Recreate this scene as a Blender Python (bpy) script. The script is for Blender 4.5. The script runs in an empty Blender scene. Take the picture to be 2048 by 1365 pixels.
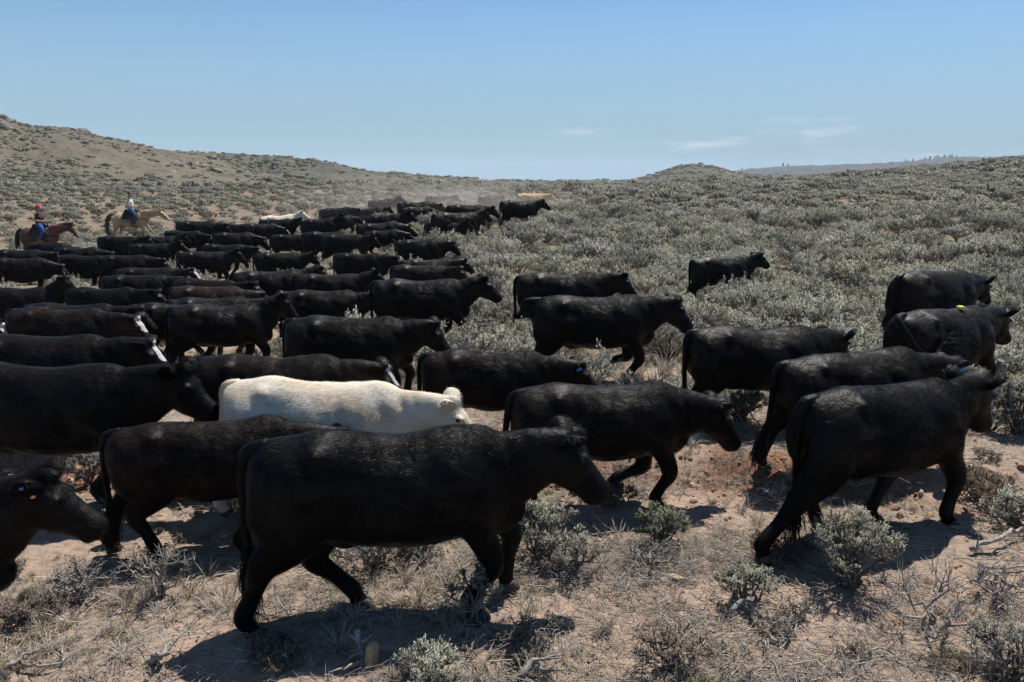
import bpy, math, random
import numpy as np
from mathutils import Vector, Matrix

SC = bpy.context.scene
COL = SC.collection
R = math.radians

# ------------------------------------------------------------------ camera, sky, sun, exposure
CAM_H, PITCH, FPX = 3.05, R(11.25), 2048 * 28 / 36.0
cam_d = bpy.data.cameras.new("camera")
cam_d.lens = 28.0
cam_d.sensor_width = 36.0
cam_d.clip_start = 0.1
cam_d.clip_end = 12000
cam = bpy.data.objects.new("camera", cam_d)
COL.objects.link(cam)
cam.location = (0, 0, CAM_H)
cam.rotation_euler = (R(90) - PITCH, 0, 0)
SC.camera = cam

SUN_DIR = Vector((0.42, 0.58, 1.38)).normalized()      # from the ground towards the sun
sun_el = math.asin(SUN_DIR.z)
sun_az = math.atan2(SUN_DIR.x, SUN_DIR.y)              # clockwise from +Y

world = bpy.data.worlds.new("World")
SC.world = world
world.use_nodes = True
wn, wl = world.node_tree.nodes, world.node_tree.links
wn.clear()
w_out = wn.new("ShaderNodeOutputWorld")
w_bg = wn.new("ShaderNodeBackground")
w_sky = wn.new("ShaderNodeTexSky")
w_sky.sky_type = 'NISHITA'
w_sky.sun_disc = False
w_sky.sun_elevation = sun_el
w_sky.sun_rotation = sun_az
w_sky.altitude = 2200
w_sky.air_density = 1.0
w_sky.dust_density = 0.2
w_sky.ozone_density = 5.5
# thin fair-weather clouds low over the horizon, all the way round
w_tc = wn.new("ShaderNodeTexCoord")
w_sep = wn.new("ShaderNodeSeparateXYZ")
w_map = wn.new("ShaderNodeMapping")
w_map.inputs["Location"].default_value = (12.27, 6.4, 3.69)
w_map.inputs["Rotation"].default_value = (0, 0, 0.19)
w_map.inputs["Scale"].default_value = (6.5, 6.5, 34.0)
w_noi = wn.new("ShaderNodeTexNoise")
w_noi.inputs["Scale"].default_value = 1.0
w_noi.inputs["Detail"].default_value = 7
w_noi.inputs["Roughness"].default_value = 0.55
w_r1 = wn.new("ShaderNodeMapRange"); w_r1.interpolation_type = 'SMOOTHSTEP'
w_r1.inputs["From Min"].default_value = 0.56; w_r1.inputs["From Max"].default_value = 0.74
w_r2 = wn.new("ShaderNodeMapRange"); w_r2.interpolation_type = 'SMOOTHSTEP'
w_r2.inputs["From Min"].default_value = 0.11; w_r2.inputs["From Max"].default_value = 0.05
w_mul = wn.new("ShaderNodeMath"); w_mul.operation = 'MULTIPLY'
w_mul2 = wn.new("ShaderNodeMath"); w_mul2.operation = 'MULTIPLY'; w_mul2.inputs[1].default_value = 0.75
w_mix = wn.new("ShaderNodeMix"); w_mix.data_type = 'RGBA'
w_mix.inputs["B"].default_value = (5.7, 6.2, 7.0, 1)
wl.new(w_tc.outputs["Generated"], w_map.inputs["Vector"])
wl.new(w_tc.outputs["Generated"], w_sep.inputs[0])
wl.new(w_map.outputs[0], w_noi.inputs["Vector"])
wl.new(w_noi.outputs["Fac"], w_r1.inputs["Value"])
wl.new(w_sep.outputs["Z"], w_r2.inputs["Value"])
wl.new(w_r1.outputs[0], w_mul.inputs[0]); wl.new(w_r2.outputs[0], w_mul.inputs[1])
w_r4 = wn.new("ShaderNodeMapRange"); w_r4.interpolation_type = 'SMOOTHSTEP'      # the cloud field lies off to the right
w_r4.inputs["From Min"].default_value = -0.12; w_r4.inputs["From Max"].default_value = 0.14
wl.new(w_sep.outputs["X"], w_r4.inputs["Value"])
w_mul3 = wn.new("ShaderNodeMath"); w_mul3.operation = 'MULTIPLY'
wl.new(w_mul.outputs[0], w_mul3.inputs[0]); wl.new(w_r4.outputs[0], w_mul3.inputs[1])
wl.new(w_mul3.outputs[0], w_mul2.inputs[0])
wl.new(w_mul2.outputs[0], w_mix.inputs["Factor"])
w_hz = wn.new("ShaderNodeMix"); w_hz.data_type = 'RGBA'
w_hz.inputs["B"].default_value = (2.65, 3.95, 4.85, 1)      # summer haze thickening to the horizon
w_r3 = wn.new("ShaderNodeMapRange"); w_r3.interpolation_type = 'SMOOTHSTEP'
w_r3.inputs["From Min"].default_value = 0.27; w_r3.inputs["From Max"].default_value = 0.01
wl.new(w_sep.outputs["Z"], w_r3.inputs["Value"])
wl.new(w_r3.outputs[0], w_hz.inputs["Factor"])
w_tint = wn.new("ShaderNodeMix"); w_tint.data_type = 'RGBA'; w_tint.blend_type = 'MULTIPLY'
w_tint.inputs["Factor"].default_value = 1.0; w_tint.inputs["B"].default_value = (0.88, 1.03, 1.0, 1)
wl.new(w_sky.outputs[0], w_tint.inputs["A"])
wl.new(w_tint.outputs["Result"], w_hz.inputs["A"])
wl.new(w_hz.outputs["Result"], w_mix.inputs["A"])
wl.new(w_mix.outputs["Result"], w_bg.inputs["Color"])
w_bg.inputs["Strength"].default_value = 0.091
wl.new(w_bg.outputs[0], w_out.inputs["Surface"])

sun_d = bpy.data.lights.new("sun", 'SUN')
sun_d.energy = 5.0
sun_d.angle = R(0.53)
sun_d.color = (1.0, 0.955, 0.89)
sun = bpy.data.objects.new("sun", sun_d)
COL.objects.link(sun)
sun.rotation_euler = (-SUN_DIR).to_track_quat('-Z', 'Y').to_euler()

SC.view_settings.view_transform = 'Standard'
SC.view_settings.look = 'None'
SC.view_settings.gamma = 1.0
SC.view_settings.exposure = 0.5
SC.view_settings.use_curve_mapping = False
SC.cycles.max_bounces = 6
SC.cycles.transparent_max_bounces = 8
SC.cycles.volume_bounces = 0

# ------------------------------------------------------------------ projection helpers (2048 x 1365 photo pixels)
CP, SP = math.cos(PITCH), math.sin(PITCH)
def project(x, y, z):
    dz = z - CAM_H
    dep = y * CP - dz * SP
    up = y * SP + dz * CP
    return 1024 + FPX * x / dep, 682.5 - FPX * up / dep, dep
def ray(px, py):
    a, b = (px - 1024) / FPX, -(py - 682.5) / FPX
    return a, CP + b * SP, -SP + b * CP                 # direction (x, y, z)

# ------------------------------------------------------------------ noise
def _h(ix, iy, s):
    n = (ix.astype(np.int64) * 374761393 + iy.astype(np.int64) * 668265263 + int(s) * 974634541) & 0xFFFFFFFF
    n = ((n ^ (n >> 13)) * 1274126177) & 0xFFFFFFFF
    n = n ^ (n >> 16)
    return (n & 0xFFFFFF) / float(0xFFFFFF)
def vnoise(x, y, s=0):
    x = np.asarray(x, float); y = np.asarray(y, float)
    ix, iy = np.floor(x), np.floor(y)
    fx, fy = x - ix, y - iy
    ux, uy = fx * fx * (3 - 2 * fx), fy * fy * (3 - 2 * fy)
    a, b = _h(ix, iy, s), _h(ix + 1, iy, s)
    c, d = _h(ix, iy + 1, s), _h(ix + 1, iy + 1, s)
    return (a + (b - a) * ux) * (1 - uy) + (c + (d - c) * ux) * uy - 0.5
def fbm(x, y, s=0, o=4, g=0.5):
    r, a, f = 0, 1.0, 1.0
    for k in range(o):
        r = r + a * vnoise(x * f + 17.3 * k, y * f - 9.1 * k, s + k)
        a *= g; f *= 2.03
    return r
def sstep(a, b, x):
    t = np.clip((np.asarray(x, float) - a) / (b - a), 0, 1)
    return t * t * (3 - 2 * t)

# ------------------------------------------------------------------ terrain height
SKY_A = np.array([-400, 0, 700, 1100, 1280, 1450, 1560, 1760, 1900, 2050, 2300], float)
SKY_Y = np.array([372, 372, 372, 374, 371, 365, 361, 346, 336, 324, 310], float)
def bank_line(x):
    return 7.55 + 0.25 * np.sin(x * 0.9 + 0.6) + 0.35 * vnoise(x * 0.8, x * 0 + 3.3, 71)
def zt(x, y, micro=True):
    x = np.asarray(x, float); y = np.asarray(y, float)
    d = np.hypot(x, np.maximum(y, 0))
    yy = np.maximum(y, 1.0)
    px = 1024 + FPX * (x / yy)
    z = 0.0 * x
    left = sstep(900, 500, px)
    sd = 22 + 16 * left
    zc = 2.55
    u = np.maximum(d - sd, 0) / 36.0
    z = z + zc * (1 - np.exp(-u ** 1.3))
    # long rise towards the skyline at the far end of the plain
    ysk = np.interp(px, SKY_A, SKY_Y)
    crest = 0.0 + (365.5 - ysk) / FPX * 260.0
    z = z + crest * sstep(45, 265, d) - 4.0 * sstep(275, 420, d) - 10 * sstep(300, 900, d)
    # eroded stock trail: a low cut bank with a trodden bench below
    b = bank_line(x)
    z = z + 0.20 * sstep(b, b + 0.55, y) * sstep(15, 9.5, y)
    z = z + 0.10 * fbm(x * 0.22, y * 0.22, 5, 3) * sstep(2, 8, d) * sstep(4, 9, d) * 1.2
    z = z + 0.35 * fbm(x * 0.045, y * 0.045, 9, 3) * sstep(30, 90, d)
    if micro:
        near = sstep(26, 9, d)
        z = z + near * (0.055 * fbm(x * 1.3, y * 1.3, 21, 3) + 0.03 * fbm(x * 6, y * 6, 31, 3))
        cl = np.maximum(fbm(x * 11, y * 11, 44, 3), 0)
        inb = sstep(b - 0.7, b - 0.1, y) * sstep(b + 1.5, b + 0.3, y)
        z = z + near * cl * (0.018 + 0.085 * inb) * sstep(-0.12, 0.25, fbm(x * 0.9, y * 0.9, 52, 2) + 0.35 * inb)
    return z
BARE = []       # trodden bare patches: x, y, radius
def bare(x, y):
    b = np.zeros(np.shape(x))
    for bx_, by_, r_ in BARE:
        w = r_ * (1 + .5 * vnoise(np.asarray(x) * 2.3, np.asarray(y) * 2.3, 88))
        b = np.maximum(b, np.exp(-(((x - bx_) / (w * 1.5)) ** 2 + ((y - by_) / w) ** 2) ** 1.5))
    return b
def ground_hit(px, py, off=0.0):
    """point on the terrain (plus off) seen at photo pixel px, py"""
    dx, dy, dz = ray(px, py)
    lo, hi = 2.0, 260.0
    ts = np.geomspace(lo, hi, 400)
    h = CAM_H + dz * ts - zt(dx * ts, dy * ts) - off
    k = np.argmax(h < 0) if (h < 0).any() else len(ts) - 1
    a, b = ts[max(k - 1, 0)], ts[k]
    for _ in range(30):
        m = 0.5 * (a + b)
        if CAM_H + dz * m - float(zt(dx * m, dy * m)) - off > 0: a = m
        else: b = m
    return dx * a, dy * a, float(zt(dx * a, dy * a))

# ------------------------------------------------------------------ object helpers
def link(o, parent=None):
    COL.objects.link(o)
    if parent: o.parent = parent
    return o
def tag(o, label=None, cat=None, group=None, kind=None):
    if label: o["label"] = label
    if cat: o["category"] = cat
    if group: o["group"] = group
    if kind: o["kind"] = kind
    return o
def empty(name, loc=(0, 0, 0), rz=0.0, s=1.0):
    o = bpy.data.objects.new(name, None)
    COL.objects.link(o)
    o.location = loc; o.rotation_euler = (0, 0, rz); o.scale = (s, s, s)
    o.empty_display_size = 0.2
    return o
def np_mesh(name, V, F, mats=(), smooth=True, attrs=None, mi=None):
    """V (n,3); F list of index arrays, each (k,3) or (k,4)"""
    me = bpy.data.meshes.new(name)
    V = np.asarray(V, np.float32)
    F = [np.asarray(f, np.int32) for f in (F if isinstance(F, (list, tuple)) else [F]) if len(f)]
    me.vertices.add(len(V)); me.vertices.foreach_set("co", V.ravel())
    tot = np.concatenate([np.full(len(f), f.shape[1], np.int32) for f in F])
    idx = np.concatenate([f.ravel() for f in F])
    me.loops.add(len(idx)); me.loops.foreach_set("vertex_index", idx)
    me.polygons.add(len(tot))
    st = np.concatenate([[0], np.cumsum(tot)[:-1]]).astype(np.int32)
    me.polygons.foreach_set("loop_start", st)
    if smooth: me.polygons.foreach_set("use_smooth", np.ones(len(tot), bool))
    for m in mats: me.materials.append(m)
    if mi is not None: me.polygons.foreach_set("material_index", np.asarray(mi, np.int32))
    me.update(calc_edges=True)
    for k, v in (attrs or {}).items():
        v = np.asarray(v, np.float32)
        if v.ndim == 1:
            a = me.attributes.new(k, 'FLOAT', 'POINT'); a.data.foreach_set("value", v)
        else:
            a = me.attributes.new(k, 'FLOAT_VECTOR', 'POINT'); a.data.foreach_set("vector", v.ravel())
    return me
def obj(name, me, parent=None, mat=None):
    o = bpy.data.objects.new(name, me)
    link(o, parent)
    if mat is not None:
        if len(me.materials) == 0: me.materials.append(mat)
    return o
def merge(parts):
    """parts: list of (V, [F...]) -> V, [F3, F4]"""
    Vs, f3, f4, n = [], [], [], 0
    for V, F in parts:
        for f in (F if isinstance(F, (list, tuple)) else [F]):
            f = np.asarray(f)
            if len(f) == 0: continue
            (f3 if f.shape[1] == 3 else f4).append(f + n)
        Vs.append(V); n += len(V)
    out = []
    if f3: out.append(np.concatenate(f3))
    if f4: out.append(np.concatenate(f4))
    return np.concatenate(Vs), out
def grid_faces(nu, nv, wrap=False):
    i = np.arange(nu - 1)[:, None]; j = np.arange(nv if wrap else nv - 1)[None, :]
    j2 = (j + 1) % nv
    return np.stack([i * nv + j, i * nv + j2, (i + 1) * nv + j2, (i + 1) * nv + j], -1).reshape(-1, 4)
def crom(P, m):
    """Catmull-Rom resample of control rows"""
    P = np.asarray(P, float); k = len(P)
    E = np.vstack([2 * P[0] - P[1], P, 2 * P[-1] - P[-2]])
    out = []
    for i in range(k - 1):
        p0, p1, p2, p3 = E[i], E[i + 1], E[i + 2], E[i + 3]
        for t in np.arange(m) / m:
            out.append(0.5 * ((2 * p1) + (-p0 + p2) * t + (2 * p0 - 5 * p1 + 4 * p2 - p3) * t * t + (-p0 + 3 * p1 - 3 * p2 + p3) * t ** 3))
    out.append(P[-1])
    return np.array(out)
def tube(P, RR, n=14, lat=(0, 1, 0), m=5, cap=True):
    """closed tube along P; RR rows = (in-plane radius, lateral radius)"""
    P = np.asarray(P, float); RR = np.asarray(RR, float)
    if RR.ndim == 1: RR = np.stack([RR, RR], 1)
    Q = crom(np.hstack([P, RR]), m) if m > 1 else np.hstack([P, RR])
    C, r = Q[:, :3], np.maximum(Q[:, 3:], 1e-4)
    T = np.gradient(C, axis=0); T /= np.linalg.norm(T, axis=1)[:, None] + 1e-9
    L = np.asarray(lat, float)[None, :] - T * (T @ np.asarray(lat, float))[:, None]
    L /= np.linalg.norm(L, axis=1)[:, None] + 1e-9
    N = np.cross(L, T)
    a = np.arange(n) / n * 2 * math.pi
    V = C[:, None] + N[:, None] * (r[:, 0, None, None] * np.cos(a)[None, :, None]) + L[:, None] * (r[:, 1, None, None] * np.sin(a)[None, :, None])
    k = len(C)
    V = V.reshape(-1, 3)
    F = [grid_faces(k, n, True)]
    if cap:
        V = np.vstack([V, C[0] - T[0] * r[0].min() * 0.35, C[-1] + T[-1] * r[-1].min() * 0.35])
        j = np.arange(n); j2 = (j + 1) % n
        F.append(np.concatenate([np.stack([np.full(n, k * n), j2, j], 1), np.stack([np.full(n, k * n + 1), (k - 1) * n + j, (k - 1) * n + j2], 1)]))
    return V, F
def ellipsoid(c, r, rot=None, n=14, k=9):
    th = np.linspace(0, math.pi, k)[1:-1]; a = np.arange(n) / n * 2 * math.pi
    V = np.stack([np.sin(th)[:, None] * np.cos(a), np.sin(th)[:, None] * np.sin(a), np.cos(th)[:, None] + 0 * a], -1).reshape(-1, 3)
    V = np.vstack([V, [0, 0, 1], [0, 0, -1]]) * np.asarray(r)
    if rot is not None: V = V @ np.array(Matrix(rot).to_3x3() if not isinstance(rot, np.ndarray) else rot).T
    V = V + np.asarray(c)
    m = len(th); j = np.arange(n); j2 = (j + 1) % n
    F = [grid_faces(m, n, True)[:, ::-1], np.concatenate([np.stack([np.full(n, m * n), j, j2], 1), np.stack([np.full(n, m * n + 1), (m - 1) * n + j2, (m - 1) * n + j], 1)])]
    return V, F
def box(c, s, rz=0.0):
    V = np.array([[x, y, z] for x in (-.5, .5) for y in (-.5, .5) for z in (-.5, .5)]) * np.asarray(s)
    if rz: V = V @ np.array(Matrix.Rotation(rz, 3, 'Z')).T
    F = np.array([[0, 1, 3, 2], [4, 6, 7, 5], [0, 4, 5, 1], [2, 3, 7, 6], [0, 2, 6, 4], [1, 5, 7, 3]])
    return V + np.asarray(c), [F]
def remesh(parts, voxel, smooth=6, fac=0.5):
    V, F = merge(parts)
    me = np_mesh("tmp", V, F)
    o = bpy.data.objects.new("tmp", me)
    COL.objects.link(o)
    md = o.modifiers.new("r", 'REMESH'); md.mode = 'VOXEL'; md.voxel_size = voxel
    if smooth:
        ms = o.modifiers.new("s", 'SMOOTH'); ms.factor = fac; ms.iterations = smooth
    dg = bpy.context.evaluated_depsgraph_get()
    ev = o.evaluated_get(dg)
    m2 = ev.to_mesh()
    n = len(m2.vertices)
    co = np.empty(n * 3, np.float32); m2.vertices.foreach_get("co", co)
    q = np.empty(len(m2.loops), np.int32); m2.loops.foreach_get("vertex_index", q)
    tot = np.empty(len(m2.polygons), np.int32); m2.polygons.foreach_get("loop_total", tot)
    st = np.empty(len(m2.polygons), np.int32); m2.polygons.foreach_get("loop_start", st)
    ev.to_mesh_clear()
    COL.objects.unlink(o); bpy.data.objects.remove(o); bpy.data.meshes.remove(me)
    F = []
    for k in (3, 4):
        s = st[tot == k]
        if len(s): F.append(np.stack([q[s + i] for i in range(k)], 1))
    return co.reshape(-1, 3).astype(float), F
def vert_normals(V, F):
    N = np.zeros_like(V)
    for f in F:
        a, b, c = V[f[:, 0]], V[f[:, 1]], V[f[:, 2]]
        n = np.cross(b - a, c - a)
        for k in range(f.shape[1]): np.add.at(N, f[:, k], n)
    return N / (np.linalg.norm(N, axis=1)[:, None] + 1e-12)
# ------------------------------------------------------------------ materials
class NT:
    def __init__(s, name):
        s.m = bpy.data.materials.new(name); s.m.use_nodes = True
        s.t = s.m.node_tree; s.n = s.t.nodes; s.l = s.t.links
        s.n.clear()
        s.out = s.n.new("ShaderNodeOutputMaterial")
        s.b = s.n.new("ShaderNodeBsdfPrincipled")
        s.l.new(s.b.outputs[0], s.out.inputs[0])
    def node(s, t, **kw):
        n = s.n.new(t)
        for k, v in kw.items():
            if k in n.inputs.keys(): s.set(n.inputs[k], v)
            else: setattr(n, k, v)
        return n
    def set(s, inp, v):
        if hasattr(v, "is_output") or isinstance(v, bpy.types.NodeSocket): s.l.new(v, inp)
        else: inp.default_value = v
    def obj(s): return s.node("ShaderNodeTexCoord").outputs["Object"]
    def pos(s): return s.node("ShaderNodeNewGeometry").outputs["Position"]
    def map(s, v, sc=(1, 1, 1), rot=(0, 0, 0), loc=(0, 0, 0)):
        n = s.node("ShaderNodeMapping"); s.l.new(v, n.inputs[0])
        n.inputs["Scale"].default_value = sc; n.inputs["Rotation"].default_value = rot; n.inputs["Location"].default_value = loc
        return n.outputs[0]
    def noise(s, v, scale=1.0, detail=4, rough=0.5, dist=0.0):
        n = s.node("ShaderNodeTexNoise"); s.l.new(v, n.inputs["Vector"])
        n.inputs["Scale"].default_value = scale; n.inputs["Detail"].default_value = detail
        n.inputs["Roughness"].default_value = rough; n.inputs["Distortion"].default_value = dist
        return n.outputs["Fac"]
    def rng(s, v, a, b, c=0.0, d=1.0, smooth=True):
        n = s.node("ShaderNodeMapRange"); s.l.new(v, n.inputs["Value"])
        if smooth: n.interpolation_type = 'SMOOTHSTEP'
        for k, x in zip(("From Min", "From Max", "To Min", "To Max"), (a, b, c, d)): n.inputs[k].default_value = x
        return n.outputs[0]
    def math(s, op, a, b=0.0, c=None):
        n = s.node("ShaderNodeMath", operation=op)
        s.set(n.inputs[0], a); s.set(n.inputs[1], b)
        if c is not None: s.set(n.inputs[2], c)
        return n.outputs[0]
    def mix(s, f, a, b):
        n = s.node("ShaderNodeMix", data_type='RGBA')
        s.set(n.inputs["Factor"], f)
        s.set(n.inputs["A"], a if not isinstance(a, tuple) else (*a, 1)[:4])
        s.set(n.inputs["B"], b if not isinstance(b, tuple) else (*b, 1)[:4])
        return n.outputs["Result"]
    def attr(s, name, kind='GEOMETRY', out="Fac"):
        n = s.node("ShaderNodeAttribute"); n.attribute_type = kind; n.attribute_name = name
        return n.outputs[out]
    def rand(s): return s.node("ShaderNodeObjectInfo").outputs["Random"]
    def bump(s, h, strength=0.3, dist=0.02, prev=None):
        n = s.node("ShaderNodeBump"); s.l.new(h, n.inputs["Height"])
        n.inputs["Strength"].default_value = strength; n.inputs["Distance"].default_value = dist
        if prev: s.l.new(prev, n.inputs["Normal"])
        return n.outputs[0]
    def fin(s, color=None, rough=None, normal=None, spec=None, **kw):
        b = s.b
        if color is not None: s.set(b.inputs["Base Color"], (*color, 1)[:4] if isinstance(color, tuple) else color)
        if rough is not None: s.set(b.inputs["Roughness"], rough)
        if normal is not None: s.l.new(normal, b.inputs["Normal"])
        if spec is not None: s.set(b.inputs["Specular IOR Level"], spec)
        for k, v in kw.items(): s.set(b.inputs[k], v)
        return s.m

def simple(name, color, rough=0.6, var=0.15, scale=12.0, spec=0.4, **kw):
    t = NT(name)
    n = t.noise(t.obj(), scale, 5, 0.6)
    c2 = tuple(min(1, c * (1 - var)) for c in color); c1 = tuple(min(1, c * (1 + var)) for c in color)
    return t.fin(t.mix(t.rng(n, 0.3, 0.7), c2, c1), rough, t.bump(n, 0.15, 0.004), spec, **kw)

def coat_material(name, base, brown, white, rough, spec, mottled=0.0, mott_col=None, hair=False):
    t = NT(name)
    o = t.obj()
    big = t.noise(t.map(o, (1.6, 1.6, 1.6) if base[0] < .1 else (0.9, 1.8, 1.8)), 1.6, 4, 0.6)
    bp = t.attr("brown", 'OBJECT')
    c = t.mix(t.math('MULTIPLY', t.rng(big, 0.35, 0.62), bp), base, brown)
    if mottled:
        c = t.mix(t.math('MULTIPLY', t.rng(big, 0.47, 0.66), mottled), c, mott_col)
    # dust and chaff caught in the hair
    sp = t.noise(o, 46, 2, 0.5)
    c = t.mix(t.math('MULTIPLY', t.rng(sp, 0.735, 0.77), t.rng(big, 0.4, 0.6, 0.15, 0.55)), c, (0.22, 0.18, 0.14))
    dn = t.noise(o, 7, 6, 0.65)
    c = t.mix(t.math('MULTIPLY', t.rng(dn, 0.52, 0.8), t.attr("dust", 'OBJECT')), c, (0.028, 0.023, 0.020))
    # white face markings
    f = t.math('ADD', t.attr("face"), t.math('MULTIPLY', t.math('SUBTRACT', t.noise(o, 9, 5, 0.6), 0.5), 0.9))
    bz = t.attr("blaze", 'OBJECT')
    wm = t.math('MULTIPLY', t.math('GREATER_THAN', bz, 0.05), t.math('GREATER_THAN', f, t.math('SUBTRACT', 1.3, bz)))
    c = t.mix(wm, c, white)
    if hair:
        return t.fin(c, rough, None, spec)
    c = t.mix(t.attr("hoof"), c, (0.075, 0.066, 0.057))
    fine = t.noise(t.map(o, (9, 55, 30)), 1.0, 5, 0.7, 0.6)
    fine2 = t.noise(t.map(o, (30, 120, 110), (0, 0.5, 0)), 1.0, 3, 0.6)
    mid = t.noise(t.map(o, (3.0, 5, 4)), 1.5, 3, 0.5, 0.8)
    nb = t.bump(mid, 0.30 if base[0] < .1 else 0.10, 0.06)
    nb = t.bump(fine, 0.45, 0.010, nb)
    nb = t.bump(fine2, 0.4, 0.004, nb)
    patch = t.noise(t.map(o, (1.0, 1.0, 1.3)), 3.1, 5, 0.62, 1.2)
    r = t.rng(patch, 0.40, 0.60, rough - 0.02, rough + 0.28)
    spec = t.rng(patch, 0.40, 0.60, spec * 1.1, spec * .5)
    return t.fin(c, r, nb, spec)

M = {}
def build_mats():
    M['black'] = coat_material("black_hide", (0.0026, 0.0026, 0.0028), (0.016, 0.0085, 0.006), (0.50, 0.48, 0.45), 0.42, 0.12)
    M['black_hair'] = coat_material("black_hair", (0.0036, 0.0036, 0.0039), (0.026, 0.012, 0.0075), (0.52, 0.50, 0.47), 0.42, 0.16, hair=True)
    M['white'] = coat_material("cream_hide", (0.66, 0.60, 0.50), (0.5, 0.35, 0.2), (0.7, 0.66, 0.6), 0.7, 0.25, 0.7, (0.53, 0.39, 0.25))
    M['white_hair'] = coat_material("cream_hair", (0.70, 0.64, 0.54), (0.5, 0.35, 0.2), (0.7, 0.66, 0.6), 0.65, 0.25, 0.7, (0.55, 0.41, 0.265), hair=True)
    M['tan'] = coat_material("tan_hide", (0.52, 0.33, 0.16), (0.45, 0.26, 0.12), (0.7, 0.6, 0.5), 0.7, 0.25, 0.4, (0.62, 0.46, 0.27))
    M['bay'] = coat_material("bay_hide", (0.105, 0.036, 0.016), (0.16, 0.055, 0.025), (0.6, 0.6, 0.6), 0.42, 0.45, 0.5, (0.055, 0.02, 0.012))
    M['palomino'] = coat_material("palomino_hide", (0.47, 0.31, 0.16), (0.5, 0.34, 0.2), (0.7, 0.66, 0.6), 0.5, 0.35, 0.45, (0.60, 0.47, 0.30))
    M['eye'] = simple("eye_dark", (0.006, 0.005, 0.004), 0.3, 0.1, spec=0.25)
    M['tag_blue'] = simple("blue_plastic", (0.03, 0.24, 0.62), 0.45)
    M['tag_yellow'] = simple("yellow_plastic", (0.62, 0.66, 0.05), 0.45)
    M['tag_orange'] = simple("orange_plastic", (0.75, 0.33, 0.16), 0.45)
    M['tag_metal'] = simple("metal_clip", (0.7, 0.72, 0.75), 0.25, Metallic=1.0)
    M['leather_dark'] = simple("dark_leather", (0.022, 0.017, 0.014), 0.5)
    M['leather_tan'] = simple("tan_leather", (0.20, 0.11, 0.05), 0.55)
    M['blanket_green'] = simple("green_wool_pad", (0.035, 0.05, 0.035), 0.9, 0.4, 40)
    M['blanket_tan'] = simple("tan_wool_pad", (0.28, 0.20, 0.12), 0.9, 0.4, 40)
    M['mane_black'] = simple("black_mane", (0.012, 0.010, 0.009), 0.55, 0.3, 30)
    M['mane_pale'] = simple("pale_mane", (0.60, 0.50, 0.36), 0.6, 0.25, 30)
    M['tail_grey'] = simple("dark_mixed_tail_hair", (0.09, 0.065, 0.05), 0.6, 0.5, 30)
    M['skin'] = simple("skin", (0.42, 0.22, 0.15), 0.55, 0.08)
    M['hair_brown'] = simple("brown_hair", (0.06, 0.032, 0.018), 0.6, 0.3)
    M['denim'] = simple("blue_denim", (0.035, 0.085, 0.24), 0.85, 0.25, 30)
    M['denim_worn'] = simple("worn_denim", (0.05, 0.075, 0.14), 0.85, 0.3, 30)
    M['shirt_dark'] = simple("dark_shirt", (0.02, 0.018, 0.022), 0.85)
    M['shirt_pink'] = simple("pink_stripe", (0.62, 0.05, 0.17), 0.8)
    M['shirt_pale'] = None
    M['cap_red'] = simple("red_cap", (0.55, 0.025, 0.03), 0.7)
    M['cap_brown'] = simple("brown_cap", (0.07, 0.05, 0.035), 0.8)
    M['lens'] = simple("sunglasses_lens", (0.008, 0.008, 0.009), 0.15)
    # washed checked shirt
    t = NT("pale_checked_shirt")
    o = t.obj()
    w1 = t.node("ShaderNodeTexWave", wave_type='BANDS', bands_direction='X'); t.l.new(o, w1.inputs[0]); w1.inputs["Scale"].default_value = 9
    w2 = t.node("ShaderNodeTexWave", wave_type='BANDS', bands_direction='Z'); t.l.new(o, w2.inputs[0]); w2.inputs["Scale"].default_value = 9
    ck = t.math('MULTIPLY', w1.outputs["Fac"], w2.outputs["Fac"])
    M['shirt_pale'] = t.fin(t.mix(ck, (0.46, 0.50, 0.47), (0.60, 0.62, 0.58)), 0.85)
    # dead grey sagebrush wood
    t = NT("weathered_wood")
    o = t.obj()
    st = t.noise(t.map(o, (14, 14, 60)), 1.0, 5, 0.6)
    c = t.mix(t.rng(st, 0.3, 0.7), (0.13, 0.115, 0.10), (0.38, 0.345, 0.31))
    M['deadwood'] = t.fin(c, 0.85, t.bump(st, 0.5, 0.01), 0.25)
    t = NT("sage_bark")
    o = t.obj()
    st = t.noise(t.map(o, (12, 12, 30)), 1.2, 4, 0.6)
    c = t.mix(t.rng(st, 0.3, 0.7), (0.075, 0.062, 0.052), (0.22, 0.19, 0.165))
    M['bark'] = t.fin(c, 0.9, t.bump(st, 0.4, 0.01), 0.2)
    # sage leaves: silver-green; per-leaf attribute runs from old grey to fresh green
    def leafmat(name, c0, c1, c2):
        t = NT(name)
        a = t.attr("leaf")
        c = t.mix(t.rng(a, 0.0, 0.6, smooth=False), c0, c1)
        c = t.mix(t.rng(a, 0.6, 1.0, smooth=False), c, c2)
        rn = t.rand()
        hsv = t.node("ShaderNodeHueSaturation")
        t.set(hsv.inputs["Color"], c)
        t.set(hsv.inputs["Value"], t.rng(rn, 0, 1, 0.66, 1.22, False))
        t.set(hsv.inputs["Saturation"], t.rng(t.math('FRACT', t.math('MULTIPLY', rn, 7.3)), 0, 1, 0.65, 1.3, False))
        m = t.fin(hsv.outputs[0], 0.75, None, 0.25)
        tr = t.node("ShaderNodeBsdfTranslucent"); t.l.new(hsv.outputs[0], tr.inputs["Color"])
        mx = t.node("ShaderNodeMixShader"); mx.inputs[0].default_value = 0.27
        t.l.new(t.b.outputs[0], mx.inputs[1]); t.l.new(tr.outputs[0], mx.inputs[2]); t.l.new(mx.outputs[0], t.out.inputs[0])
        return m
    M['sage'] = leafmat("sage_leaf", (0.19, 0.183, 0.158), (0.275, 0.275, 0.228), (0.345, 0.358, 0.272))
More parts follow.
